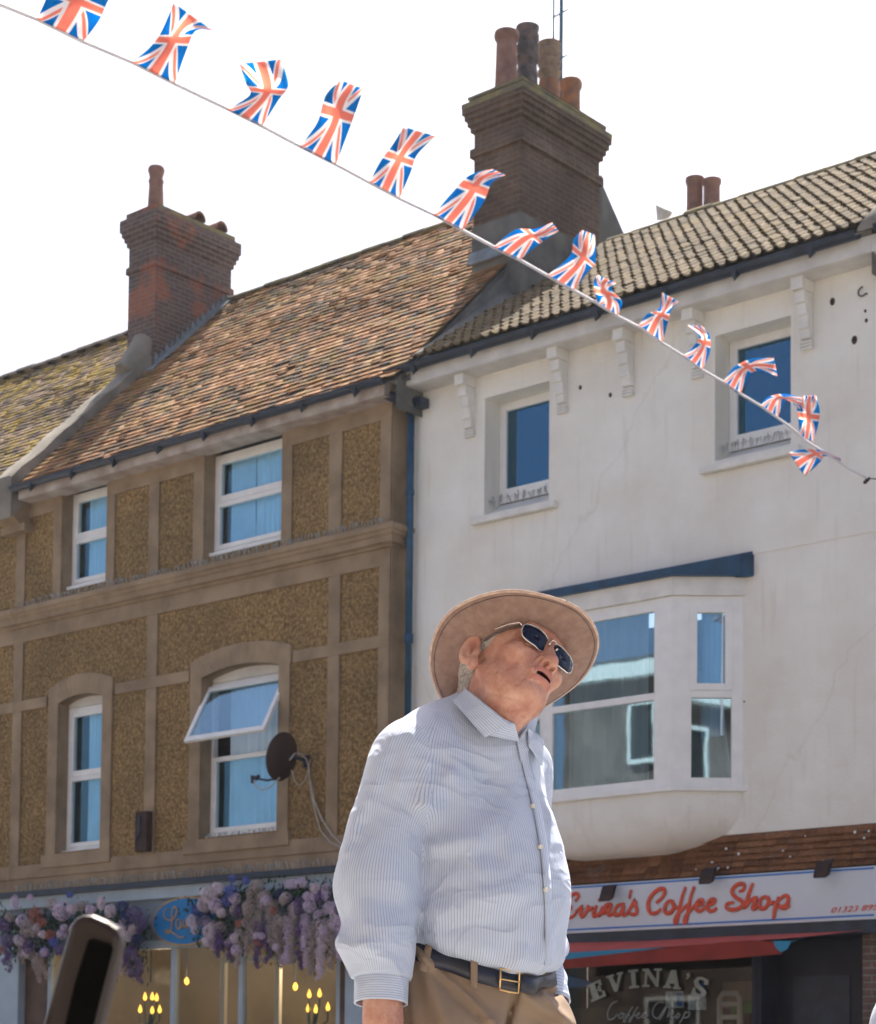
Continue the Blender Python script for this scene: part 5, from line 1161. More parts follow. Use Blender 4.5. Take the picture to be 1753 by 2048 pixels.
# ================================================================== THE MAN
FH_ = np.array([-sin(YAW), cos(YAW), 0.]); RH_ = np.array([cos(YAW), sin(YAW), 0.]); DM = 3.8
def toW(P):      # local (right, away, up) -> world
    P = np.asarray(P, float); return np.array([CAM[0], CAM[1], 0])+np.outer(P[:, 0], RH_)+np.outer(DM+P[:, 1], FH_)+np.outer(P[:, 2], [0, 0, 1.])
def mp(u, v, dy=0.):   # photograph point at depth DM+dy -> local coordinates
    d = ray(u, v); t = (DM+dy)/(d@FH_); p = CAM+d*t; q = p-CAM; return np.array([q@RH_, dy, p[2]])
def rotm(yaw, pit, rol):
    Rz = lambda a: np.array([[cos(a), -sin(a), 0], [sin(a), cos(a), 0], [0, 0, 1]])
    Rx = lambda a: np.array([[1, 0, 0], [0, cos(a), -sin(a)], [0, sin(a), cos(a)]])
    Ry = lambda a: np.array([[cos(a), 0, sin(a)], [0, 1, 0], [-sin(a), 0, cos(a)]])
    return Rz(yaw)@Rx(-pit)@Ry(rol)
# ---- signed distance helpers (numpy) and surface nets
def sm(a, b, k): h = np.clip(.5+.5*(b-a)/k, 0, 1); return b*(1-h)+a*h-k*h*(1-h)
def smx(a, b, k): return -sm(-a, -b, k)
def ell(P, c, r, R=None):
    Q = P-np.array(c)
    if R is not None: Q = Q@R
    r = np.array(r, float); k0 = np.linalg.norm(Q/r, axis=-1); k1 = np.linalg.norm(Q/(r*r), axis=-1); return k0*(k0-1)/np.maximum(k1, 1e-9)
def cap(P, a, b, ra, rb=None):
    a = np.array(a, float); b = np.array(b, float); rb = ra if rb is None else rb; ba = b-a
    h = np.clip(((P-a)@ba)/(ba@ba), 0, 1); return np.linalg.norm(P-a-h[..., None]*ba, axis=-1)-(ra+(rb-ra)*h)
def segd(P, a, b):
    a = np.array(a, float); b = np.array(b, float); ba = b-a; h = np.clip(((P-a)@ba)/(ba@ba), 0, 1); return np.linalg.norm(P-a-h[..., None]*ba, axis=-1), h
def nets(fn, lo, hi, h):
    lo = np.array(lo, float); n = np.ceil((np.array(hi)-lo)/h).astype(int)+1
    ax = [lo[i]+h*np.arange(n[i]) for i in range(3)]
    D = np.empty(n, np.float32)
    for i in range(0, n[0], 12):
        G = np.stack(np.meshgrid(ax[0][i:i+12], ax[1], ax[2], indexing='ij'), -1); D[i:i+12] = fn(G)
    D[0] = D[-1] = 1; D[:, 0] = D[:, -1] = 1; D[:, :, 0] = D[:, :, -1] = 1
    S = D < 0
    m = n-1; cnt = np.zeros(m, np.int8); acc = np.zeros((*m, 3), np.float32); ne = np.zeros(m, np.float32)
    for d in range(3):
        o1, o2 = [k for k in range(3) if k != d]
        for p in (0, 1):
            for q in (0, 1):
                s0 = [slice(0, m[k]) for k in range(3)]; s0[o1] = slice(p, m[o1]+p); s0[o2] = slice(q, m[o2]+q)
                s1 = list(s0); s1[d] = slice(1, m[d]+1)
                A = D[tuple(s0)]; B = D[tuple(s1)]; x = (A < 0) != (B < 0)
                t = np.where(x, A/np.where(x, A-B, 1), 0); ne += x
                off = np.zeros((*m, 3), np.float32); off[..., d] = t; off[..., o1] = p; off[..., o2] = q
                acc += np.where(x[..., None], off, 0)
    act = ne > 0; idx = -np.ones(m, np.int64); I = np.argwhere(act); idx[act] = np.arange(len(I))
    V = lo+h*(I+acc[act]/ne[act][:, None])
    Fs = []
    for d in range(3):
        o1, o2 = [(1, 2), (2, 0), (0, 1)][d]
        s0 = [slice(1, m[k]) for k in range(3)]; s0[d] = slice(0, m[d]); s1 = list(s0); s1[d] = slice(1, m[d]+1)
        A = S[tuple(s0)]; B = S[tuple(s1)]; E_ = np.argwhere(A != B)
        if not len(E_): continue
        base = E_.copy()
        for k in range(3):
            if k != d: base[:, k] += 1
        fl = S[tuple(base.T)] if False else A[tuple(E_.T)]
        def c(a, b_):
            q = base.copy(); q[:, o1] -= a; q[:, o2] -= b_; return idx[tuple(q.T)]
        Q = np.stack([c(1, 1), c(0, 1), c(0, 0), c(1, 0)], 1); Q[~fl] = Q[~fl][:, ::-1]; Fs.append(Q)
    Fq = np.concatenate(Fs); Fq = Fq[(Fq >= 0).all(1)]; return V, Fq
def clean(V, Fq, keep):
    """drop faces whose centre fails keep(), reindex"""
    c = V[Fq].mean(1); Fq = Fq[keep(c)]; u, inv = np.unique(Fq, return_inverse=True); return V[u], inv.reshape(-1, 4)
def meshobj(name, V, Fq, mats, parent, attr=None, mi=None, label=None, world=True, smooth=True):
    me = bpy.data.meshes.new(name); W_ = toW(V) if world else V; o = np.array(origin(parent))
    me.vertices.add(len(W_)); me.vertices.foreach_set('co', (W_-o).astype(np.float32).ravel())
    me.loops.add(len(Fq)*4); me.loops.foreach_set('vertex_index', Fq.astype(np.int32).ravel())
    me.polygons.add(len(Fq)); me.polygons.foreach_set('loop_start', np.arange(0, len(Fq)*4, 4, dtype=np.int32)); me.polygons.foreach_set('loop_total', np.full(len(Fq), 4, np.int32))
    for m in (mats if isinstance(mats, (list, tuple)) else [mats]): me.materials.append(m)
    if mi is not None: me.polygons.foreach_set('material_index', mi.astype(np.int32))
    if smooth: me.polygons.foreach_set('use_smooth', np.ones(len(Fq), bool))
    if attr:
        for k, v in attr.items(): a = me.attributes.new(k, 'FLOAT', 'POINT'); a.data.foreach_set('value', np.asarray(v, np.float32))
    me.update(calc_edges=True); me.validate(); ob = bpy.data.objects.new(name, me)
    if label: ob['label'] = label
    return link(ob, parent)
def gridobj(name, G, mat, parent, attr=None, thick=0, wrap=False):
    """G (n,m,3) local grid"""
    n, m = G.shape[:2]; V = G.reshape(-1, 3); f = []
    for i in range(n-1):
        for j in range(m if wrap else m-1): f.append((i*m+j, i*m+(j+1) % m, (i+1)*m+(j+1) % m, (i+1)*m+j))
    ob = meshobj(name, V, np.array(f), mat, parent, attr={k: v.reshape(-1) for k, v in (attr or {}).items()})
    if thick: s = ob.modifiers.new('s', 'SOLIDIFY'); s.thickness = thick; s.offset = 0
    return ob

# ---- materials
def skinmat():
    m, n, out = newmat('skin'); L = n.links.new; p = nd(n, 'ShaderNodeBsdfPrincipled'); L(p.outputs[0], out.inputs[0])
    tc = nd(n, 'ShaderNodeTexCoord'); n1 = nd(n, 'ShaderNodeTexNoise'); n1.inputs['Scale'].default_value = 22; n1.inputs['Detail'].default_value = 7; n1.inputs['Roughness'].default_value = .65; L(tc.outputs['Object'], n1.inputs['Vector'])
    r = nd(n, 'ShaderNodeValToRGB'); L(n1.outputs[0], r.inputs[0]); e = r.color_ramp.elements
    e[0].position = .32; e[0].color = (.34, .14, .10, 1); e[1].position = .68; e[1].color = (.56, .34, .26, 1); x = e.new(.5); x.color = (.45, .23, .17, 1)
    L(r.outputs[0], p.inputs['Base Color']); p.inputs['Roughness'].default_value = .48; p.inputs['Specular IOR Level'].default_value = .45
    p.inputs['Subsurface Weight'].default_value = .18; p.inputs['Subsurface Radius'].default_value = (1, .35, .2); p.inputs['Subsurface Scale'].default_value = .006
    n2 = nd(n, 'ShaderNodeTexNoise'); n2.inputs['Scale'].default_value = 160; n2.inputs['Detail'].default_value = 4; L(tc.outputs['Object'], n2.inputs['Vector'])
    n3 = nd(n, 'ShaderNodeTexNoise'); n3.inputs['Scale'].default_value = 45; n3.inputs['Detail'].default_value = 6; n3.inputs['Distortion'].default_value = 1.5; L(tc.outputs['Object'], n3.inputs['Vector'])
    b = nd(n, 'ShaderNodeBump'); b.inputs['Strength'].default_value = .7; b.inputs['Distance'].default_value = .0016; L(n2.outputs[0], b.inputs['Height'])
    b2 = nd(n, 'ShaderNodeBump'); b2.inputs['Strength'].default_value = .5; b2.inputs['Distance'].default_value = .0035; L(n3.outputs[0], b2.inputs['Height']); L(b.outputs[0], b2.inputs['Normal']); L(b2.outputs[0], p.inputs['Normal']); return m
def shirtmat():
    m, n, out = newmat('striped_cotton'); L = n.links.new
    at = nd(n, 'ShaderNodeAttribute', attribute_name='st')
    def mt(op, *ins):
        x = nd(n, 'ShaderNodeMath', operation=op)
        for i, v in enumerate(ins):
            if isinstance(v, (int, float)): x.inputs[i].default_value = v
            else: L(v, x.inputs[i])
        return x.outputs[0]
    fr = mt('FRACT', mt('MULTIPLY', at.outputs['Fac'], 1/.0043))
    tri = mt('ABSOLUTE', mt('SUBTRACT', fr, .5))
    mr = nd(n, 'ShaderNodeMapRange'); mr.inputs['From Min'].default_value = .10; mr.inputs['From Max'].default_value = .22; L(tri, mr.inputs['Value'])
    mx = nd(n, 'ShaderNodeMix', data_type='RGBA'); L(mr.outputs[0], mx.inputs[0]); mx.inputs[6].default_value = (.34, .39, .50, 1); mx.inputs[7].default_value = (.50, .58, .74, 1)
    df = nd(n, 'ShaderNodeBsdfPrincipled'); L(mx.outputs[2], df.inputs['Base Color']); df.inputs['Roughness'].default_value = .85; df.inputs['Specular IOR Level'].default_value = .2
    df.inputs['Sheen Weight'].default_value = .15
    tc = nd(n, 'ShaderNodeTexCoord'); n3 = nd(n, 'ShaderNodeTexNoise'); n3.inputs['Scale'].default_value = 9; n3.inputs['Detail'].default_value = 3; n3.inputs['Distortion'].default_value = 1.2; L(tc.outputs['Object'], n3.inputs['Vector'])
    b2 = nd(n, 'ShaderNodeBump'); b2.inputs['Strength'].default_value = .5; b2.inputs['Distance'].default_value = .018; L(n3.outputs[0], b2.inputs['Height']); 
    mpn = nd(n, 'ShaderNodeMapping'); mpn.inputs['Rotation'].default_value = (.3, .5, .7); mpn.inputs['Scale'].default_value = (1.0, 1.0, 2.2); L(tc.outputs['Object'], mpn.inputs[0])
    n4 = nd(n, 'ShaderNodeTexNoise'); n4.inputs['Scale'].default_value = 4.2; n4.inputs['Detail'].default_value = 2.5; n4.inputs['Distortion'].default_value = .8; L(mpn.outputs[0], n4.inputs['Vector'])
    rid = mt('ABSOLUTE', mt('SUBTRACT', n4.outputs[0], .5)); rid = mt('POWER', mt('SUBTRACT', 1., mt('MULTIPLY', rid, 4.)), 2.)
    b3 = nd(n, 'ShaderNodeBump'); b3.inputs['Strength'].default_value = .6; b3.inputs['Distance'].default_value = .010; L(rid, b3.inputs['Height']); L(b2.outputs[0], b3.inputs['Normal']); L(b3.outputs[0], df.inputs['Normal'])
    tl = nd(n, 'ShaderNodeBsdfTranslucent'); L(mx.outputs[2], tl.inputs[0]); ms = nd(n, 'ShaderNodeMixShader'); ms.inputs[0].default_value = .10; L(df.outputs[0], ms.inputs[1]); L(tl.outputs[0], ms.inputs[2]); L(ms.outputs[0], out.inputs[0]); return m
M['skin'] = skinmat(); M['shirt'] = shirtmat()
M['lip'] = simple('lips', (.40, .16, .125), .4, .1, 60); M['mouth'] = simple('mouth_inside', (.02, .006, .006), .6, .1, 50)
M['hair'] = simple('grey_hair', (.46, .43, .40), .7, col2=(.26, .24, .22), scale=120, bump=.6, bscale=250)
M['felt'] = simple('hat_felt', (.265, .18, .15), .95, col2=(.215, .14, .115), scale=60, bump=.35, bscale=260, spec=.15)
M['felt_edge'] = simple('hat_binding', (.45, .33, .27), .9, .15, 80, bump=.3, bscale=200)
M['hatband'] = simple('inner_band', (.10, .075, .07), .8, .2, 30)
M['chino'] = simple('khaki_cotton', (.265, .20, .15), .9, col2=(.21, .157, .117), scale=7, bump=.4, bscale=12, spec=.15)
M['belt'] = simple('navy_leather', (.010, .014, .03), .4, .3, 20, spec=.5)
M['brass'] = simple('brass', (.62, .42, .2), .3, .1, 10, metal=1)
M['button'] = simple('shell_button', (.66, .64, .56), .35, .1, 30)
M['silver'] = simple('silver_rim', (.72, .70, .66), .25, .05, 10, metal=1)
def lensmat():
    m, n, out = newmat('tinted_lens'); L = n.links.new; p = nd(n, 'ShaderNodeBsdfPrincipled'); p.inputs['Base Color'].default_value = (.003, .006, .024, 1); p.inputs['Roughness'].default_value = .06; p.inputs['Specular IOR Level'].default_value = .28
    tr = nd(n, 'ShaderNodeBsdfTransparent'); tr.inputs[0].default_value = (.25, .3, .5, 1); ms = nd(n, 'ShaderNodeMixShader'); ms.inputs[0].default_value = .95; L(tr.outputs[0], ms.inputs[1]); L(p.outputs[0], ms.inputs[2]); L(ms.outputs[0], out.inputs[0]); return m
M['lens'] = lensmat()

# ---- body frame
TH = radians(47); FW = np.array([sin(TH), -cos(TH), 0.]); LF = np.array([cos(TH), sin(TH), 0.])    # forward, his left
BC0 = np.array([.045, .0, 0.])
def bf(l, f, z): return BC0+LF*l+FW*f+np.array([0, 0, z])
RB = np.stack([LF, -FW, [0, 0, 1.]], 1)      # columns: his left, backward, up
HS = 1.045; RHd = rotm(radians(42), radians(9), radians(26)); HO = mp(1027, 1322, -.05)
def hd(P): return HO+(np.asarray(P, float)*HS)@RHd.T      # head-local -> local
RHt = rotm(radians(36), radians(30.5), radians(19.6)); HT = mp(1031, 1326, -.045)
NB = bf(-.0, .035, 1.45)                     # neck base

def head_sdf(P):
    Q = ((P-HO)@RHd)/HS
    X = np.abs(Q[..., 0]); Qs = Q.copy(); Qs[..., 0] = X
    d = ell(Q, (0, .018, .035), (.077, .099, .092))
    d = sm(d, ell(Q, (0, -.030, -.030), (.060, .064, .076)), .03)
    d = sm(d, ell(Q, (0, -.030, -.083), (.045, .054, .034)), .03)
    d = sm(d, ell(Q, (0, -.081, -.101), (.022, .017, .017)), .02)
    d = sm(d, ell(Qs, (.036, -.026, -.078), (.022, .036, .032)), .02)      # jowls
    d = sm(d, cap(Q, (0, -.040, -.108), (0, .025, -.15), .038, .048), .03)   # double chin
    d = sm(d, ell(Qs, (.040, -.066, -.034), (.024, .020, .020)), .018)      # cheeks
    d = sm(d, cap(Qs, (0, -.086, .020), (.040, -.078, .018), .011), .014)   # brow
    d = smx(d, -ell(Qs, (.031, -.103, -.004), (.017, .014, .011)), .012)    # sockets
    d = np.minimum(d, ell(Qs, (.031, -.078, -.004), (.0135, .0135, .0125)))
    d = sm(d, cap(Q, (0, -.088, .002), (0, -.109, -.040), .0085, .0120), .012)
    d = sm(d, ell(Q, (0, -.1105, -.043), (.0115, .011, .0105)), .008)
    d = sm(d, ell(Qs, (.0145, -.101, -.047), (.0085, .011, .009)), .006)
    d = smx(d, -ell(Qs, (.0078, -.1060, -.0550), (.0055, .0085, .0085)), .002)
    # lips, mouth slightly open
    d = sm(d, ell(Q, (0, -.091, -.069), (.030, .014, .020)), .012)
    arc = Q[..., 0]**2*8
    Ql = Q.copy(); Ql[..., 2] = Q[..., 2]+arc-.009; Ql[..., 1] = Q[..., 1]-Q[..., 0]**2*14
    d = sm(d, cap(Ql, (-.021, -.1005, -.0715), (.021, -.1005, -.0715), .0038), .005)
    d = sm(d, cap(Ql, (-.018, -.0985, -.0885), (.018, -.0985, -.0885), .0048), .006)
    d = smx(d, -ell(Ql, (0, -.104, -.0802), (.0165, .016, .0042)), .003)
    s_, _ = segd(Q, (-.016, -.1, -.0895), (.016, -.1, -.0895)); d = d+.003*np.exp(-(s_/.006)**2)
    # folds of an older face
    for (a, b_, w, am) in (((.017, -.104, -.047), (.036, -.088, -.074), .0040, .0065), ((.027, -.091, -.074), (.034, -.078, -.104), .003, .003), ((.050, -.082, .000), (.066, -.052, .004), .0025, .0012), ((.020, -.095, -.017), (.044, -.082, -.026), .003, .003), ((.02, -.08, -.128), (.052, -.02, -.112), .004, .002), ((.056, -.02, -.06), (.044, -.035, -.108), .005, .003)):
        s, _ = segd(Qs, a, b_); d = d+am*np.exp(-(s/w)**2)
    for z in (.030, .038, .047): d = d+.0008*np.exp(-((Q[..., 2]-z)/.0018)**2)*(Q[..., 1] < -.06)
    for (a, b_) in (((.046, -.084, -.004), (.066, -.06, -.012)), ((.047, -.085, .004), (.068, -.058, .006)), ((.044, -.083, -.013), (.060, -.066, -.028)), ((.040, -.088, -.040), (.052, -.060, -.078)), ((.058, -.052, -.03), (.056, -.045, -.085))):
        s, _ = segd(Qs, a, b_); d = d+.0020*np.exp(-(s/.0026)**2)
    # mandible edge and the crease below it
    d = sm(d, cap(Qs, (.058, .002, -.058), (.018, -.070, -.102), .011, .011), .016)
    s_, t_ = segd(Qs, (.062, .015, -.085), (.010, -.055, -.140)); d = d+.0045*np.exp(-(s_/.007)**2)
    s_, t_ = segd(Qs, (.050, .03, -.115), (.010, -.03, -.160)); d = d+.003*np.exp(-(s_/.006)**2)
    # ears
    Re = rotm(radians(-18), radians(12), 0)
    for sgn in (-1, 1):
        Qe = Q.copy(); Qe[..., 0] *= sgn; Qe[..., 2] += .010
        e = ell(Qe, (.0855, .018, -.016), (.0085, .0180, .0315), rotm(radians(-28), radians(-12), radians(6)))
        e = sm(e, ell(Qe, (.079, .006, -.047), (.008, .012, .015)), .006)
        e = smx(e, -ell(Qe, (.0925, .0125, -.013), (.0120, .0128, .0235), rotm(radians(-28), radians(-12), radians(6))), .003)
        e = sm(e, cap(Qe, (.0845, .018, -.030), (.0855, .022, -.002), .0030), .003)
        e = sm(e, ell(Qe, (.079, .004, -.024), (.005, .006, .009)), .004)
        d = sm(d, e, .006)
    # neck
    top = hd((0, .018, -.06)); d = sm(d, cap(P, top, NB+np.array([.0, 0, .01]), .058, .056), .02)
    for s in (-.028, .028): d = sm(d, cap(P, hd((s, -.012, -.125)), NB+LF*s*.5+FW*.045, .010, .009), .012)
    return d
def torso_core(P):
    Q = (P-BC0)@RB
    c = ell(Q, (0, .0, 1.315), (.176, .118, .172))
    c = sm(c, ell(Q, (0, -.045, 1.405), (.085, .085, .062)), .05)
    c = sm(c, cap(P, NB+np.array([.005, 0, -.02]), NB+np.array([.035, -.005, .035]), .074, .070), .03)
    c = sm(c, ell(Q, (0, -.050, 1.135), (.162, .156, .185)), .08)
    c = sm(c, ell(Q, (0, .01, 1.02), (.168, .135, .14)), .06)
    c = sm(c, cap(Q, (-.145, .01, 1.385), (.145, .01, 1.395), .052), .07)
    c = sm(c, cap(Q, (-.045, .005, 1.425), (.045, .005, 1.43), .052, .052), .06)
    c = sm(c, ell(Q, (0, .06, 1.30), (.15, .09, .17)), .05)
    return c, Q
SH, EB, WR_, CF = mp(815, 1520, -.115), mp(757, 1765, -.155), mp(764, 1945, -.20), mp(762, 2012, -.21)
SH2, EB2, WR2, CF2 = bf(.165, .0, 1.40), bf(.205, -.03, 1.165), bf(.195, .035, .985), bf(.185, .06, .93)
FOLD = [  # photograph points of the crests: (u0,v0,u1,v1,width,height)
 (760, 1500, 700, 1690, 16, .006), (800, 1455, 735, 1640, 14, .005), (835, 1440, 800, 1600, 13, .005), (868, 1425, 852, 1500, 10, .004), (715, 1620, 690, 1730, 14, .005),
 (855, 1520, 850, 1640, 16, .008), (690, 1800, 800, 1870, 22, .006), (670, 1893, 760, 1905, 10, .0045), (700, 1760, 830, 1790, 26, .004), (790, 1880, 760, 1930, 16, .004), (735, 1850, 735, 1930, 14, .004),
 (845, 1708, 975, 1690, 13, .008), (850, 1640, 910, 1545, 16, .008), (905, 1690, 1010, 1650, 20, .004), (880, 1780, 1040, 1745, 24, .004), (830, 1838, 1060, 1790, 16, .008), (960, 1700, 1040, 1760, 22, -.005),
 (905, 1490, 930, 1600, 20, .004), (980, 1530, 960, 1640, 26, -.004), (850, 1850, 990, 1835, 14, .004), (900, 1900, 1080, 1870, 22, .004), (1060, 1900, 1000, 1960, 16, .005), (1100, 1880, 1060, 1960, 12, .005), (1110, 1600, 1125, 1700, 12, .005), (1095, 1560, 1105, 1650, 9, .004), (900, 1440, 880, 1520, 12, .003)]
FP = [(mp(a, b_, -.1)[[0, 2]], mp(c, d, -.1)[[0, 2]], w/1054., h) for a, b_, c, d, w, h in FOLD]
def folds(P, sel=None):
    o = np.zeros(P.shape[:-1]); q = P[..., [0, 2]]; front = np.clip(.5-P[..., 1]*4, 0, 1)
    for i, (a, b_, w, h) in enumerate(FP):
        s, t = segd(q, a, b_); o += 1.8*h*np.exp(-(s/(1.35*w))**2)*np.clip(np.minimum(t, 1-t)*5+.35, 0, 1)
    return o*front
BELT_A, BELT_B = 1.052, .50
def beltplane(P):
    f = (P-BC0)@FW; return P[..., 2]-(BELT_A-BELT_B*np.clip(f, -.2, .22))
def arms(P, big=0.):
    a = sm(cap(P, SH, EB, .066+big, .066+big), cap(P, EB, WR_, .067+big, .056+big), .05)
    # blousing above the cuff
    a = sm(a, ell(P, WR_+np.array([-.012, 0, .052]), (.066, .060, .055)), .03)
    c = sm(cap(P, SH2, EB2, .064+big, .056+big), cap(P, EB2, WR2, .056+big, .050+big), .05)
    return a, c
CLX = [mp(906, 1401, -.05)[0], mp(970, 1475, -.12)[0], mp(1040, 1482, -.12)[0], mp(1090, 1500, -.05)[0]]; CLZ = [mp(906, 1395, -.05)[2], mp(970, 1440, -.12)[2], mp(1040, 1462, -.12)[2], mp(1090, 1490, -.05)[2]]
def shirt_sdf(P):
    c, Q = torso_core(P); a, a2 = arms(P)
    # armhole seams: keep a crease between sleeve and body
    d = sm(c-.010, a, .007); d = sm(d, a2, .03)
    d = d-folds(P)
    # blouse over the belt
    bp = beltplane(P); d = d-.016*np.exp(-((bp-.045)/.04)**2)*(c < a)+.012*np.exp(-(bp/.016)**2)*(c < a)
    ang = np.arctan2(Q[..., 0], -Q[..., 1]); d = d-.0030*np.sin(ang*17+Q[..., 2]*12)*np.exp(-((bp-.03)/.05)**2)
    # cut: above belt for the body, cuffs for sleeves
    cut_b = -bp+.006; ia = np.minimum(a, a2) < c-.01
    n1 = (CF-WR_)/np.linalg.norm(CF-WR_); n2 = (CF2-WR2)/np.linalg.norm(CF2-WR2)
    cut_a = np.where(a < a2, (P-WR_)@n1-.012, (P-WR2)@n2-.040)
    d = np.maximum(d, np.where(ia, cut_a, cut_b))
    # neck opening
    nk = np.maximum(cap(P, NB+np.array([.01, 0, -.02]), hd((0, .018, -.08)), .050, .064), np.interp(P[..., 0], CLX, CLZ)-.004-P[..., 2]); return smx(d, -nk, .006)
MAN = thing('person', 'man in brown wide-brimmed hat, sunglasses and blue striped shirt looking up to the right', 'person', tuple(toW([bf(0, 0, 0)])[0]))
def child_copyable(): pass
# body: head and neck fine, trunk, arms, hands and legs
Vh, Fh = nets(head_sdf, HO-np.array([.145, .16, .20]), HO+np.array([.13, .16, .15]), .0024)
CLX = [mp(906, 1401, -.05)[0], mp(970, 1475, -.12)[0], mp(1040, 1482, -.12)[0], mp(1090, 1500, -.05)[0]]; CLZ = [mp(906, 1395, -.05)[2], mp(970, 1440, -.12)[2], mp(1040, 1462, -.12)[2], mp(1090, 1490, -.05)[2]]
Vh, Fh = clean(Vh, Fh, lambda c: c[:, 2] > np.interp(c[:, 0], CLX, CLZ)-.010)
Hc = ((Vh[Fh].mean(1)-HO)@RHd)/HS
Hc[:, 2] -= .009
lip = (np.abs(Hc[:, 0]) < .024) & (Hc[:, 1] < -.088) & (((Hc[:, 2]+Hc[:, 0]**2*8 < -.0665) & (Hc[:, 2]+Hc[:, 0]**2*8 > -.0775)) | ((Hc[:, 2]+Hc[:, 0]**2*8 < -.0835) & (Hc[:, 2]+Hc[:, 0]**2*8 > -.0945)))
mth = (np.abs(Hc[:, 0]) < .017) & (Hc[:, 1] > -.102) & (Hc[:, 1] < -.08) & (np.abs(Hc[:, 2]+Hc[:, 0]**2*8+.080) < .0045)
mi = np.zeros(len(Fh), int); mi[lip] = 1; mi[mth] = 2
# hands
def hand_sdf(P, wr, dr, pn, th):
    """wr wrist, dr finger direction, pn back-of-hand normal, th thumb side"""
    dr, pn, th = [np.array(v, float)/np.linalg.norm(v) for v in (dr, pn, th)]; th = th-dr*(th@dr); th /= np.linalg.norm(th); pn = np.cross(dr, th)*np.sign(np.cross(dr, th)@pn)
    def w(a, b_, c): return wr+dr*a+th*b_+pn*c
    R = np.stack([th, pn, dr], 1)
    d = cap(P, w(-.05, 0, 0), w(.0, 0, 0), .036, .036)
    d = sm(d, ell(P, w(.050, .0, .0), (.045, .022, .055), R), .03)
    for i, (o, L_, r0) in enumerate(((.030, .072, .0095), (.010, .080, .0098), (-.011, .075, .0093), (-.030, .060, .0082))):
        a = w(.085, o, .004); b_ = w(.085+L_*.42, o*1.12, -.004); c = w(.085+L_*.68, o*1.15, -.018); e = w(.085+L_*.82, o*1.13, -.036)
        f = np.minimum(cap(P, a, b_, r0, r0*.95), np.minimum(cap(P, b_, c, r0*.95, r0*.88), cap(P, c, e, r0*.88, r0*.78)))
        d = sm(d, f, .006); d = sm(d, ell(P, w(.082, o, .010), (.009, .007, .010), R), .008)
    t = np.minimum(cap(P, w(.025, .028, -.006), w(.062, .052, -.016), .014, .0115), cap(P, w(.062, .052, -.016), w(.095, .058, -.024), .011, .0092)); d = sm(d, t, .012)
    for o in (.022, .004, -.014): d = d-.0012*np.exp(-(segd(P, w(.02, o*.5, .018), w(.08, o, .016))[0]/.003)**2)
    return d
HW = CF+np.array([.004, 0, -.020])
dirR = np.array([.03, -.03, -1.]); Vr, Fr = nets(lambda P: hand_sdf(P, HW, dirR, (-.75, -.62, 0), (.45, -.75, 0)), HW-np.array([.10, .10, .21]), HW+np.array([.10, .10, .075]), .0032)
HW2 = CF2+FW*.0+np.array([0, 0, -.02])
Vl, Fl = nets(lambda P: hand_sdf(P, HW2+np.array([0, 0, -.04]), (.02, -.02, -1.), LF, FW), HW2-np.array([.10, .10, .21]), HW2+np.array([.10, .10, .075]), .005)
def trunk_sdf(P):
    c, Q = torso_core(P); d = c+.02
    for (a, b_, cc_) in ((SH, EB, CF), (SH2, EB2, CF2)): d = np.minimum(d, np.minimum(cap(P, a, b_, .042, .036), cap(P, b_, cc_, .036, .028)))
    for s in (-1, 1): d = np.minimum(d, np.minimum(cap(P, bf(.085*s, 0, .93), bf(.095*s, .02, .50), .072, .048), cap(P, bf(.095*s, .02, .50), bf(.10*s, -.02, .09), .048, .034)))
    return d
Vt, Ft = nets(trunk_sdf, (-.32, -.42, .05), (.42, .42, 1.52), .014)
Vb = np.concatenate([Vh, Vr, Vl, Vt]); n1_, n2_, n3_ = len(Vh), len(Vh)+len(Vr), len(Vh)+len(Vr)+len(Vl)
Fb = np.concatenate([Fh, Fr+n1_, Fl+n2_, Ft+n3_]); mi = np.concatenate([mi, np.zeros(len(Fr)+len(Fl)+len(Ft), int)])
body = meshobj('body', Vb, Fb, [M['skin'], M['lip'], M['mouth']], MAN, mi=mi)
# ---- hair: short, grey, round the back and over the ears
def hair_sdf(P):
    Q = ((P-HO)@RHd)/HS
    h = ell(Q, (0, .022, .030), (.0805, .1035, .095)); h = sm(h, cap(Q, (0, .045, -.01), (0, .052, -.085), .062, .052), .02)
    h = h+.0012*np.sin(Q[..., 0]*700+np.sin(Q[..., 2]*300))*np.cos(Q[..., 2]*160+Q[..., 1]*260)
    X = np.abs(Q[..., 0])
    hl = np.maximum(-(Q[..., 1]-(.020+np.clip(-Q[..., 2]-.01, 0, 1)*.30)), -(Q[..., 2]+.098)); hl2 = np.maximum(np.maximum(-(Q[..., 1]+.040), -(Q[..., 2]+.018)), Q[..., 1]-.03)
    return np.maximum(h, np.minimum(hl, hl2))
Vx, Fx = nets(hair_sdf, HO-np.array([.15, .15, .15]), HO+np.array([.13, .15, .15]), .0035); meshobj('hair', Vx, Fx, M['hair'], MAN)
from itertools import chain
def smooth_pts(P_, n):
    P_ = np.array(P_); t = np.linspace(0, len(P_)-1, n); o = []
    for x in t:
        i = min(int(x), len(P_)-2); s = x-i; p = [P_[max(i-1, 0)], P_[i], P_[i+1], P_[min(i+2, len(P_)-1)]]
        o.append(.5*((2*p[1])+(-p[0]+p[2])*s+(2*p[0]-5*p[1]+4*p[2]-p[3])*s*s+(-p[0]+3*p[1]-3*p[2]+p[3])*s**3))
    return np.array(o)
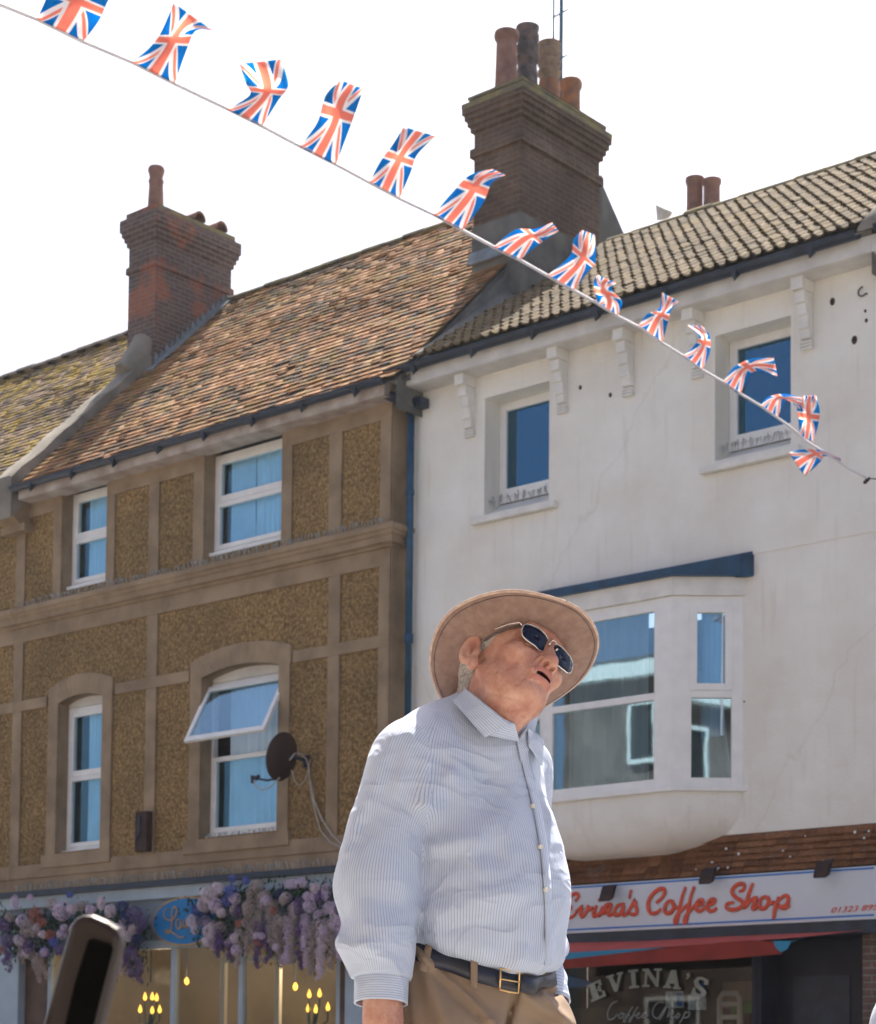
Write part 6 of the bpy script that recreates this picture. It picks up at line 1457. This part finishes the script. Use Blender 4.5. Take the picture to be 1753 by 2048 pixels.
# ---- shirt
Vs, Fs_ = nets(shirt_sdf, (-.27, -.36, .86), (.38, .40, 1.56), .0048)
c_, Q_ = torso_core(Vs); a_, a2_ = arms(Vs)
ang = np.arctan2(Q_[:, 0], -Q_[:, 1]); st = ang*.165+Q_[:, 0]*.0
def armst(V, A0, B0, C0):
    top_ = A0+(BC0+np.array([0, 0, 1.44])-A0)*.9
    Cv = smooth_pts([C0+(C0-B0)*.15, C0, B0, A0, top_], 50); T_ = np.gradient(Cv, axis=0); T_ /= np.linalg.norm(T_, axis=1)[:, None]
    E_ = []; e = np.cross(T_[0], [0, 1., 0]); e /= np.linalg.norm(e)
    for t in T_: e = e-t*(e@t); e /= np.linalg.norm(e); E_.append(e)
    E_ = np.array(E_); F_ = np.cross(T_, E_); out_ = np.zeros(len(V))
    for i in range(0, len(V), 4000):
        q = V[i:i+4000]; D_ = ((q[:, None]-Cv[None])**2).sum(2); wg = np.exp(-(D_-D_.min(1)[:, None])/.0012); wg /= wg.sum(1)[:, None]
        c0 = wg@Cv; e0 = wg@E_; f0 = wg@F_; r_ = q-c0; a0_ = (r_*f0).sum(1); sg = 1. if F_[10][1] < 0 else -1.
        out_[i:i+4000] = np.arctan2((r_*e0).sum(1), a0_*sg)*.066
    return out_
ar = armst(Vs, SH, EB, WR_); ar2 = armst(Vs, SH2, EB2, WR2)
st = np.where(a_ < c_-.010, ar, np.where(a2_ < c_-.010, ar2, st))
shirt = meshobj('shirt', Vs, Fs_, M['shirt'], MAN)
fa_, fa2_, fc_ = a_[Fs_].mean(1), a2_[Fs_].mean(1), c_[Fs_].mean(1)
tor = ang*.165; stc = np.where((fa_ < fc_-.010)[:, None], ar[Fs_], np.where((fa2_ < fc_-.010)[:, None], ar2[Fs_], tor[Fs_]))
at_ = shirt.data.attributes.new('st', 'FLOAT', 'CORNER'); at_.data.foreach_set('value', stc.astype(np.float32).ravel())
# cuffs
def tubegrid(cen, rad, n=40, axis=None, sq=1., skew=None):
    G = []
    for i, (c, r) in enumerate(zip(cen, rad)):
        t = cen[min(i+1, len(cen)-1)]-cen[max(i-1, 0)]; t = t/np.linalg.norm(t); e1 = np.cross(t, [0, 1., 0]); e1 /= np.linalg.norm(e1); e2 = np.cross(t, e1)
        G.append([c+r*(e1*cos(2*pi*k/n)+e2*sin(2*pi*k/n)*sq) for k in range(n)])
    return np.array(G)
for (w0, w1, r_) in ((WR_, CF, .0475), (WR2, CF2, .044)):
    N = 14; ov = -.02 if w0 is WR_ else -.75
    cen = [w0+(w1-w0)*(ov+(1-ov)*i/N)+np.array([0, 0, .004]) for i in range(N+1)]; rad = [r_*(1.0 if i else .97)*(1-.02*i/N) for i in range(N+1)]
    G = tubegrid(cen, rad, 48); S_ = np.repeat(np.linspace(0, np.linalg.norm(w1-w0), N+1)[:, None], 48, 1)*1.0; gridobj('cuff', G, M['shirt'], shirt, attr={'st': S_}, thick=.004, wrap=True)
# collar: near wing, far wing, stand
def patch(name, C4, bulge, n=14, m=20, st_dir=0, thick=.0035, stscale=1.):
    """C4 = corners a(top back) b(top front) c(bottom front) d(bottom back)"""
    a, b_, c, d = [np.array(x) for x in C4]; G = np.zeros((n+1, m+1, 3)); S_ = np.zeros((n+1, m+1))
    for i in range(n+1):
        for j in range(m+1):
            u, v = j/m, i/n; p = (a*(1-u)+b_*u)*(1-v)+(d*(1-u)+c*u)*v; G[i, j] = p+np.array(bulge)*4*u*(1-u)*(1-.35*v)+np.array([-.003, -.006, .003])*4*v*(1-v)
            S_[i, j] = v*np.linalg.norm(c-b_)*stscale if st_dir == 0 else u*np.linalg.norm(b_-a)
    return gridobj(name, G, M['shirt'], shirt, attr={'st': S_}, thick=thick)

def uni(P): return np.minimum(shirt_sdf(P), head_sdf(P))
def drape(name, C4, off, n=14, m=22, st_dir=0, thick=.0035, stscale=1., lift=0., dmin=-.32):
    """cloth patch over the photographed outline C4 (top back, top front, bottom front, bottom back), laid on the neck and shirt"""
    a, b_, c, d = [np.array(x, float) for x in C4]; Z = np.zeros((n+1, m+1)); UVp = np.zeros((n+1, m+1, 2)); T = np.linspace(dmin, .16, 240)
    for i in range(n+1):
        for j in range(m+1):
            u, v = j/m, i/n; p = (a*(1-u)+b_*u)*(1-v)+(d*(1-u)+c*u)*v; UVp[i, j] = p
            P_ = np.array([mp(p[0], p[1], t) for t in T]); dd = uni(P_); k = np.argmax(dd < off) if (dd < off).any() else np.argmin(dd); Z[i, j] = T[k]
    for _ in range(8):
        Zp = np.pad(Z, 1, mode='edge'); Z = (Zp[:-2, 1:-1]+Zp[2:, 1:-1]+Zp[1:-1, :-2]+Zp[1:-1, 2:]+2*Z)/6
    G = np.zeros((n+1, m+1, 3)); S_ = np.zeros((n+1, m+1))
    for i in range(n+1):
        for j in range(m+1): G[i, j] = mp(UVp[i, j, 0], UVp[i, j, 1], Z[i, j]-lift*(i/n))
    for i in range(n+1):
        for j in range(m+1): S_[i, j] = (i/n)*np.linalg.norm(G[n, m//2]-G[0, m//2])*stscale if st_dir == 0 else (j/m)*np.linalg.norm(G[0, m]-G[0, 0])
    return gridobj(name, G, M['shirt'], shirt, attr={'st': S_}, thick=thick)
drape('collar_stand', [(985, 1428), (1030, 1447), (1040, 1484), (975, 1470)], .006, stscale=.9)
drape('collar_stand', [(1034, 1482), (1056, 1452), (1062, 1492), (1043, 1525)], .006, stscale=.9)
drape('collar', [(932, 1377), (1023, 1450), (970, 1475), (906, 1401)], .012, lift=.006)
drape('collar', [(1056, 1455), (1087, 1478), (1084, 1531), (1058, 1490)], .012, lift=.006)
# placket and buttons: march along the photographed line on the shirt surface
def hit(u, v, fn=None, off=.0):
    fn = fn or shirt_sdf; t = np.linspace(-.32, .25, 400); P_ = np.array([mp(u, v, x) for x in t]); d = fn(P_); k = np.argmax(d < 0)
    if not (d < 0).any(): return mp(u, v, -.1)
    return P_[max(k-1, 0)]
PL = [(1040, 1490), (1046, 1530), (1056, 1570), (1065, 1610), (1073, 1650), (1080, 1690), (1085, 1730), (1089, 1780), (1091, 1830), (1092, 1880), (1090, 1930)]
edge = [hit(u, v) for u, v in PL]; edge2 = [hit(u+17-6*i/10, v) for i, (u, v) in enumerate(PL)]
E1, E2 = smooth_pts(edge, 60), smooth_pts(edge2, 60)
G = np.stack([E1+np.array([0, -.004, 0]), E1*.75+E2*.25+np.array([0, -.0055, 0]), E1*.35+E2*.65+np.array([0, -.005, 0]), E2+np.array([0, -.002, 0])], 1)
S_ = np.repeat(np.array([[0, .0055, .0125, .0185]]), 60, 0); gridobj('placket', G, M['shirt'], shirt, attr={'st': S_}, thick=.003)
def disc(name, c, r, nrm, mat, parent, th=.0025):
    nrm = np.array(nrm, float)/np.linalg.norm(nrm); e1 = np.cross(nrm, [0, 0, 1]); e1 /= np.linalg.norm(e1); e2 = np.cross(nrm, e1); G = []
    for (rr, o) in ((.0, th*.7), (.55, th*.7), (.62, th), (.9, th), (1, th*.5), (1, -th)): G.append([c+nrm*o+r*rr*(e1*cos(2*pi*k/16)+e2*sin(2*pi*k/16)) for k in range(16)])
    return gridobj(name, np.array(G), mat, parent, wrap=True)
for (u, v) in ((1066, 1613), (1081, 1694), (1092, 1780)): disc('button', hit(u, v)+np.array([.0, -.008, 0]), .0045, (.55, -.83, 0), M['button'], shirt)
disc('button', hit(1024, 1463, None)+np.array([0, -.012, 0]), .0062, (.2, -.95, .1), M['button'], shirt)
# chest pocket edge seam on the far side
# ---- trousers
def trouser_sdf(P):
    Q = (P-BC0)@RB
    d = ell(Q, (0, .008, .99), (.180, .158, .16)); d = sm(d, cap(Q, (0, -.03, 1.0), (0, -.01, .93), .135), .05)
    for s in (-1, 1):
        d = sm(d, cap(P, bf(.082*s+(.03 if s > 0 else 0), .045, .88), bf(.10*s, .03, .50), .112, .078), .035); d = np.minimum(d, cap(P, bf(.10*s, .03, .50), bf(.105*s, -.01, .07), .078, .068))
    bp = beltplane(P)
    for (a, b_, c, e, w, h) in ((830, 1900, 1000, 2060, 9, .006), (845, 1925, 900, 2070, 16, .006), (880, 1945, 960, 2030, 16, -.005), (1035, 1975, 1010, 2060, 7, -.006), (1040, 1985, 1130, 2040, 14, .006), (1090, 1985, 1150, 2045, 10, .006), (1060, 1975, 1120, 1985, 9, -.005), (815, 1930, 830, 2060, 12, .004)):
        s, t = segd(P[..., [0, 2]], mp(a, b_, -.12)[[0, 2]], mp(c, e, -.12)[[0, 2]]); d = d-3.*h*np.exp(-(s/(w/1054.))**2)*(P[..., 1] < .1)
    return np.maximum(np.maximum(d, bp+.001-.028), .06-P[..., 2])
Vp, Fp = nets(trouser_sdf, (-.24, -.34, .04), (.34, .34, 1.18), .0065); tr = meshobj('trousers', Vp, Fp, M['chino'], MAN)
# ---- belt: ring hugging the waist
def ringpt(phi, z_off, out):
    """phi measured from forward towards his right; find waist surface"""
    dv = FW*cos(phi)-LF*sin(phi); t = np.linspace(.05, .30, 260); P_ = BC0+dv*t[:, None]; P_ = P_.copy(); f = (P_-BC0)@FW; P_[:, 2] = BELT_A-BELT_B*np.clip(f, -.2, .22)+z_off
    d = trouser_sdf(P_); k = np.argmax(d > 0); return P_[k]+dv*out
PH = np.linspace(0, 2*pi, 121)[:-1]; sm_ = []
rr_ = [np.array([ringpt(p, zo, 0) for p in PH]) for zo in (-.020, .012)]
def smring(R_):
    for _ in range(6): R_ = (np.roll(R_, 1, 0)+R_*2+np.roll(R_, -1, 0))/4
    return R_
r0, r1 = smring(rr_[0]), smring(rr_[1]); cen_ = BC0+np.array([0, 0, 1.03]); 
def outw(R_, o): v = R_-cen_; v[:, 2] = 0; v /= np.linalg.norm(v, axis=1)[:, None]; return R_+v*o
G = np.stack([outw(r0, -.002), outw(r0, .006), outw(r0*.5+r1*.5, .008), outw(r1, .006), outw(r1, -.002)], 0)
belt = gridobj('belt', G, M['belt'], MAN, wrap=True)
def on_belt(phi, s, o):      # s 0..1 up the strap
    i = phi/(2*pi)*120 % 120; k = int(i); f = i-k; A_ = outw(r0, o); B_ = outw(r1, o); a = A_[k]*(1-f)+A_[(k+1) % 120]*f; b_ = B_[k]*(1-f)+B_[(k+1) % 120]*f; return a+(b_-a)*s
def phi_at(u):                # belt angle that projects to photograph column u
    best = min(np.linspace(-.6, 1.7, 300), key=lambda p: abs((toW([on_belt(p, .5, .008)])[0]-CAM)@RR/((toW([on_belt(p, .5, .008)])[0]-CAM)@_f)*F+CX-u)); return best
def mtube(name, pts, r, mat, parent, seg=8): b = MB(); W_ = toW(np.array(pts)); b.tube(list(W_), r, seg); return b.build(name, mat, parent, smooth=True)
pa, pb = phi_at(998), phi_at(1034)
loop = [on_belt(pa, -.12, .013), on_belt(pa, .5, .015), on_belt(pa, 1.12, .013), on_belt((pa+pb)/2, 1.16, .015), on_belt(pb, 1.12, .014), on_belt(pb, .5, .015), on_belt(pb, -.12, .014), on_belt((pa+pb)/2, -.16, .015), on_belt(pa, -.12, .013)]
mtube('buckle', loop, .0022, M['brass'], belt); mtube('buckle_pin', [on_belt(pa, .5, .014), on_belt(pb, .52, .018)], .0016, M['brass'], belt)
pe = phi_at(1082)
Gk = np.array([[on_belt(pb-.02+(pe-pb)*j/10, s, .012+.002*sin(j*.6)) for j in range(11)] for s in (.02, .5, .98)]); gridobj('belt_tongue', Gk, M['belt'], belt, thick=.003)
for u in (856, 948):
    p = phi_at(u); Gk = np.array([[on_belt(p+dx, s, .0115) for dx in (-.035, 0, .035)] for s in (-.35, 0, .5, 1, 1.35)]); gridobj('belt_loop', Gk, M['chino'], tr, thick=.002)
# fly seam
# ---- hat
def ht(P): return HT+(np.asarray(P, float))@RHt.T
nA = 96; A0, B0 = .175, .152; a0, b0 = .104, .083
def brim(rf, th):      # rf 0 inner .. 1 outer
    ca, sa = -cos(th), sin(th); a = a0+(A0-a0)*rf; b_ = b0+(B0-b0)*rf
    z = (.035*sa*sa*rf**1.7)+(.004*rf*(1+ca)) - .006*rf*max(0, ca*-1)*0
    return (b_*sa, a*ca+.004, z+(.0022*sin(th*3+1)+.0015*sin(th*7))*rf)
hat = None
ths = np.linspace(0, 2*pi, nA+1)[:-1]
G = []
for rf in (0, .15, .3, .5, .7, .85, .95, 1): G.append([ht(brim(rf, t)) for t in ths])
up = RHt[:, 2]*.0045
for rf in (1, .9, .7, .4, .1): G.append([ht(brim(rf, t))+up for t in ths])
# crown with pinched top
for (s, z, dn) in ((1.02, .01, 0), (1.01, .04, 0), (.98, .07, 0), (.93, .095, 0), (.80, .11, .0), (.5, .105, .02), (.15, .098, .03)):
    row = []
    for t in ths:
        ca, sa = -cos(t), sin(t); x = b0*s*sa; y = a0*s*ca+.004; zz = z-dn*(1 if abs(sa) < .9 else .8)*(1-abs(x)/.08)
        row.append(ht((x, y, zz)))
    G.append(row)
HAT = gridobj('hat', np.array(G), M['felt'], MAN, wrap=True)
b = [ht(brim(1.0, t))+up*.5 for t in list(ths)+[ths[0]]]; mtube('brim_binding', b, .0031, M['felt_edge'], HAT)
b = [ht(brim(.905, t))-RHt[:, 2]*.0005 for t in list(ths)+[ths[0]]]; mtube('brim_stitching', b, .0009, M['hatband'], HAT, 5)
G = np.array([[ht((b0*.995*sin(t), -a0*.995*cos(t)+.004, z)) for t in ths] for z in (-.004, .0, .03)]); gridobj('sweatband', G, M['hatband'], HAT, wrap=True, thick=.003)
G = np.array([[ht((b0*1.035*sin(t), -a0*1.035*cos(t)+.004, z)) for t in ths] for z in (.008, .032)]); gridobj('ribbon', G, M['belt'], HAT, wrap=True, thick=.002)
# ---- glasses
GLS = None
def lensline(sg, s=1., y=0.):
    o = []
    for k in range(33):
        a = 2*pi*k/32; x = abs(cos(a))**.62*np.sign(cos(a))*.0302*s; z = abs(sin(a))**.72*np.sign(sin(a))*.0200*s
        yy = -.0960+.55*(abs(x+sg*.0)**2)*2+((x*sg > 0)*x*sg*.16)+y
        o.append(hd((sg*.0345+x, yy, z*(1-.10*(x*sg > 0))-.007)))
    return o
fr_ = []
for sg in (-1, 1):
    L_ = lensline(sg); ob = mtube('lens_rim', L_, .0011, M['silver'], None, 6); fr_.append(ob)
    cen = np.mean(L_[:-1], 0); G = np.array([[cen+(np.array(p)-cen)*s-RHd[:, 1]*.003*(1-s*s)*0 + (-RHd[:, 1])*.0025*(1-s*s) for p in L_[:-1]] for s in (0.02, .35, .7, 1.)]); ln = gridobj('lens', G, M['lens'], None, wrap=True, thick=.0012); fr_.append(ln)
GO = mtube('glasses', [hd((-.0065, -.1005, -.001)), hd((-.0035, -.1060, .004)), hd((.0035, -.1060, .004)), hd((.0065, -.1005, -.001))], .0012, M['silver'], None, 6)
def adopt(ch, par):    # parent keeping the world geometry (both carry world coordinates)
    ch.parent = par
for o_ in fr_: adopt(o_, GO)
for sg in (-1, 1):
    t = mtube('temple', [hd((sg*.064, -.086, .002)), hd((sg*.069, -.083, .007)), hd((sg*.0735, -.06, .009)), hd((sg*.079, -.015, .008)), hd((sg*.084, .008, .006)), hd((sg*.084, .022, -.004)), hd((sg*.082, .032, -.022))], [.0012, .0013, .0010, .0014, .0022, .0022, .0018], M['silver'] if True else M['belt'], None, 6); adopt(t, GO)
    t = mtube('temple_tip', [hd((sg*.0790, -.020, .0085)), hd((sg*.0845, .008, .006))], .0024, M['belt'], None, 6); adopt(t, GO)
    t = mtube('nose_pad', [hd((sg*.0095, -.107, -.006)), hd((sg*.0085, -.102, -.010))], .0018, M['silver'], None, 6); adopt(t, GO)
GO.parent = MAN; GO.location = -origin(MAN)
# ---- shoes
for s in (-1, 1):
    def shoe(P): 
        Q = (P-bf(.10*s, .0, 0))@RB; d = sm(ell(Q, (0, -.10, .04), (.048, .13, .04)), ell(Q, (0, .03, .06), (.040, .055, .06)), .03); return np.maximum(d, .001-P[..., 2])
    c0 = bf(.10*s, .04, .05); V_, F_ = nets(shoe, c0-np.array([.25, .25, .055]), c0+np.array([.25, .25, .09]), .012); meshobj('shoe', V_, F_, M['belt'], MAN)

# ---- a second, shorter person whose striped shoulder just enters at the lower right
def copy_tree(o, parent=None):
    c = o.copy(); COL.objects.link(c); c.parent = parent
    for ch in list(o.children): copy_tree(ch, c)
    return c
BOY = copy_tree(MAN); SB = .66
BOY.name = 'person.001'; BOY['label'] = 'second person at the lower right corner, only a grey striped shoulder showing'; BOY['category'] = 'person'
for ch in list(BOY.children):
    if ch.name.startswith('hat') or ch.name.startswith('glasses'):
        for g in list(ch.children): bpy.data.objects.remove(g)
        bpy.data.objects.remove(ch)
BOY.scale = (SB, SB, SB)
# shoulder point of the copy should sit at the photographed point, at its own true distance
shl = toW([SH+np.array([-.035, 0, .045])])[0]-np.array(MAN.location)
tgt_d = 3.35; tg = CAM+ray(1790, 2195)*tgt_d
loc = tg-shl*SB; BOY.location = (loc[0], loc[1], max(loc[2], 0)); print('boy z', loc[2])
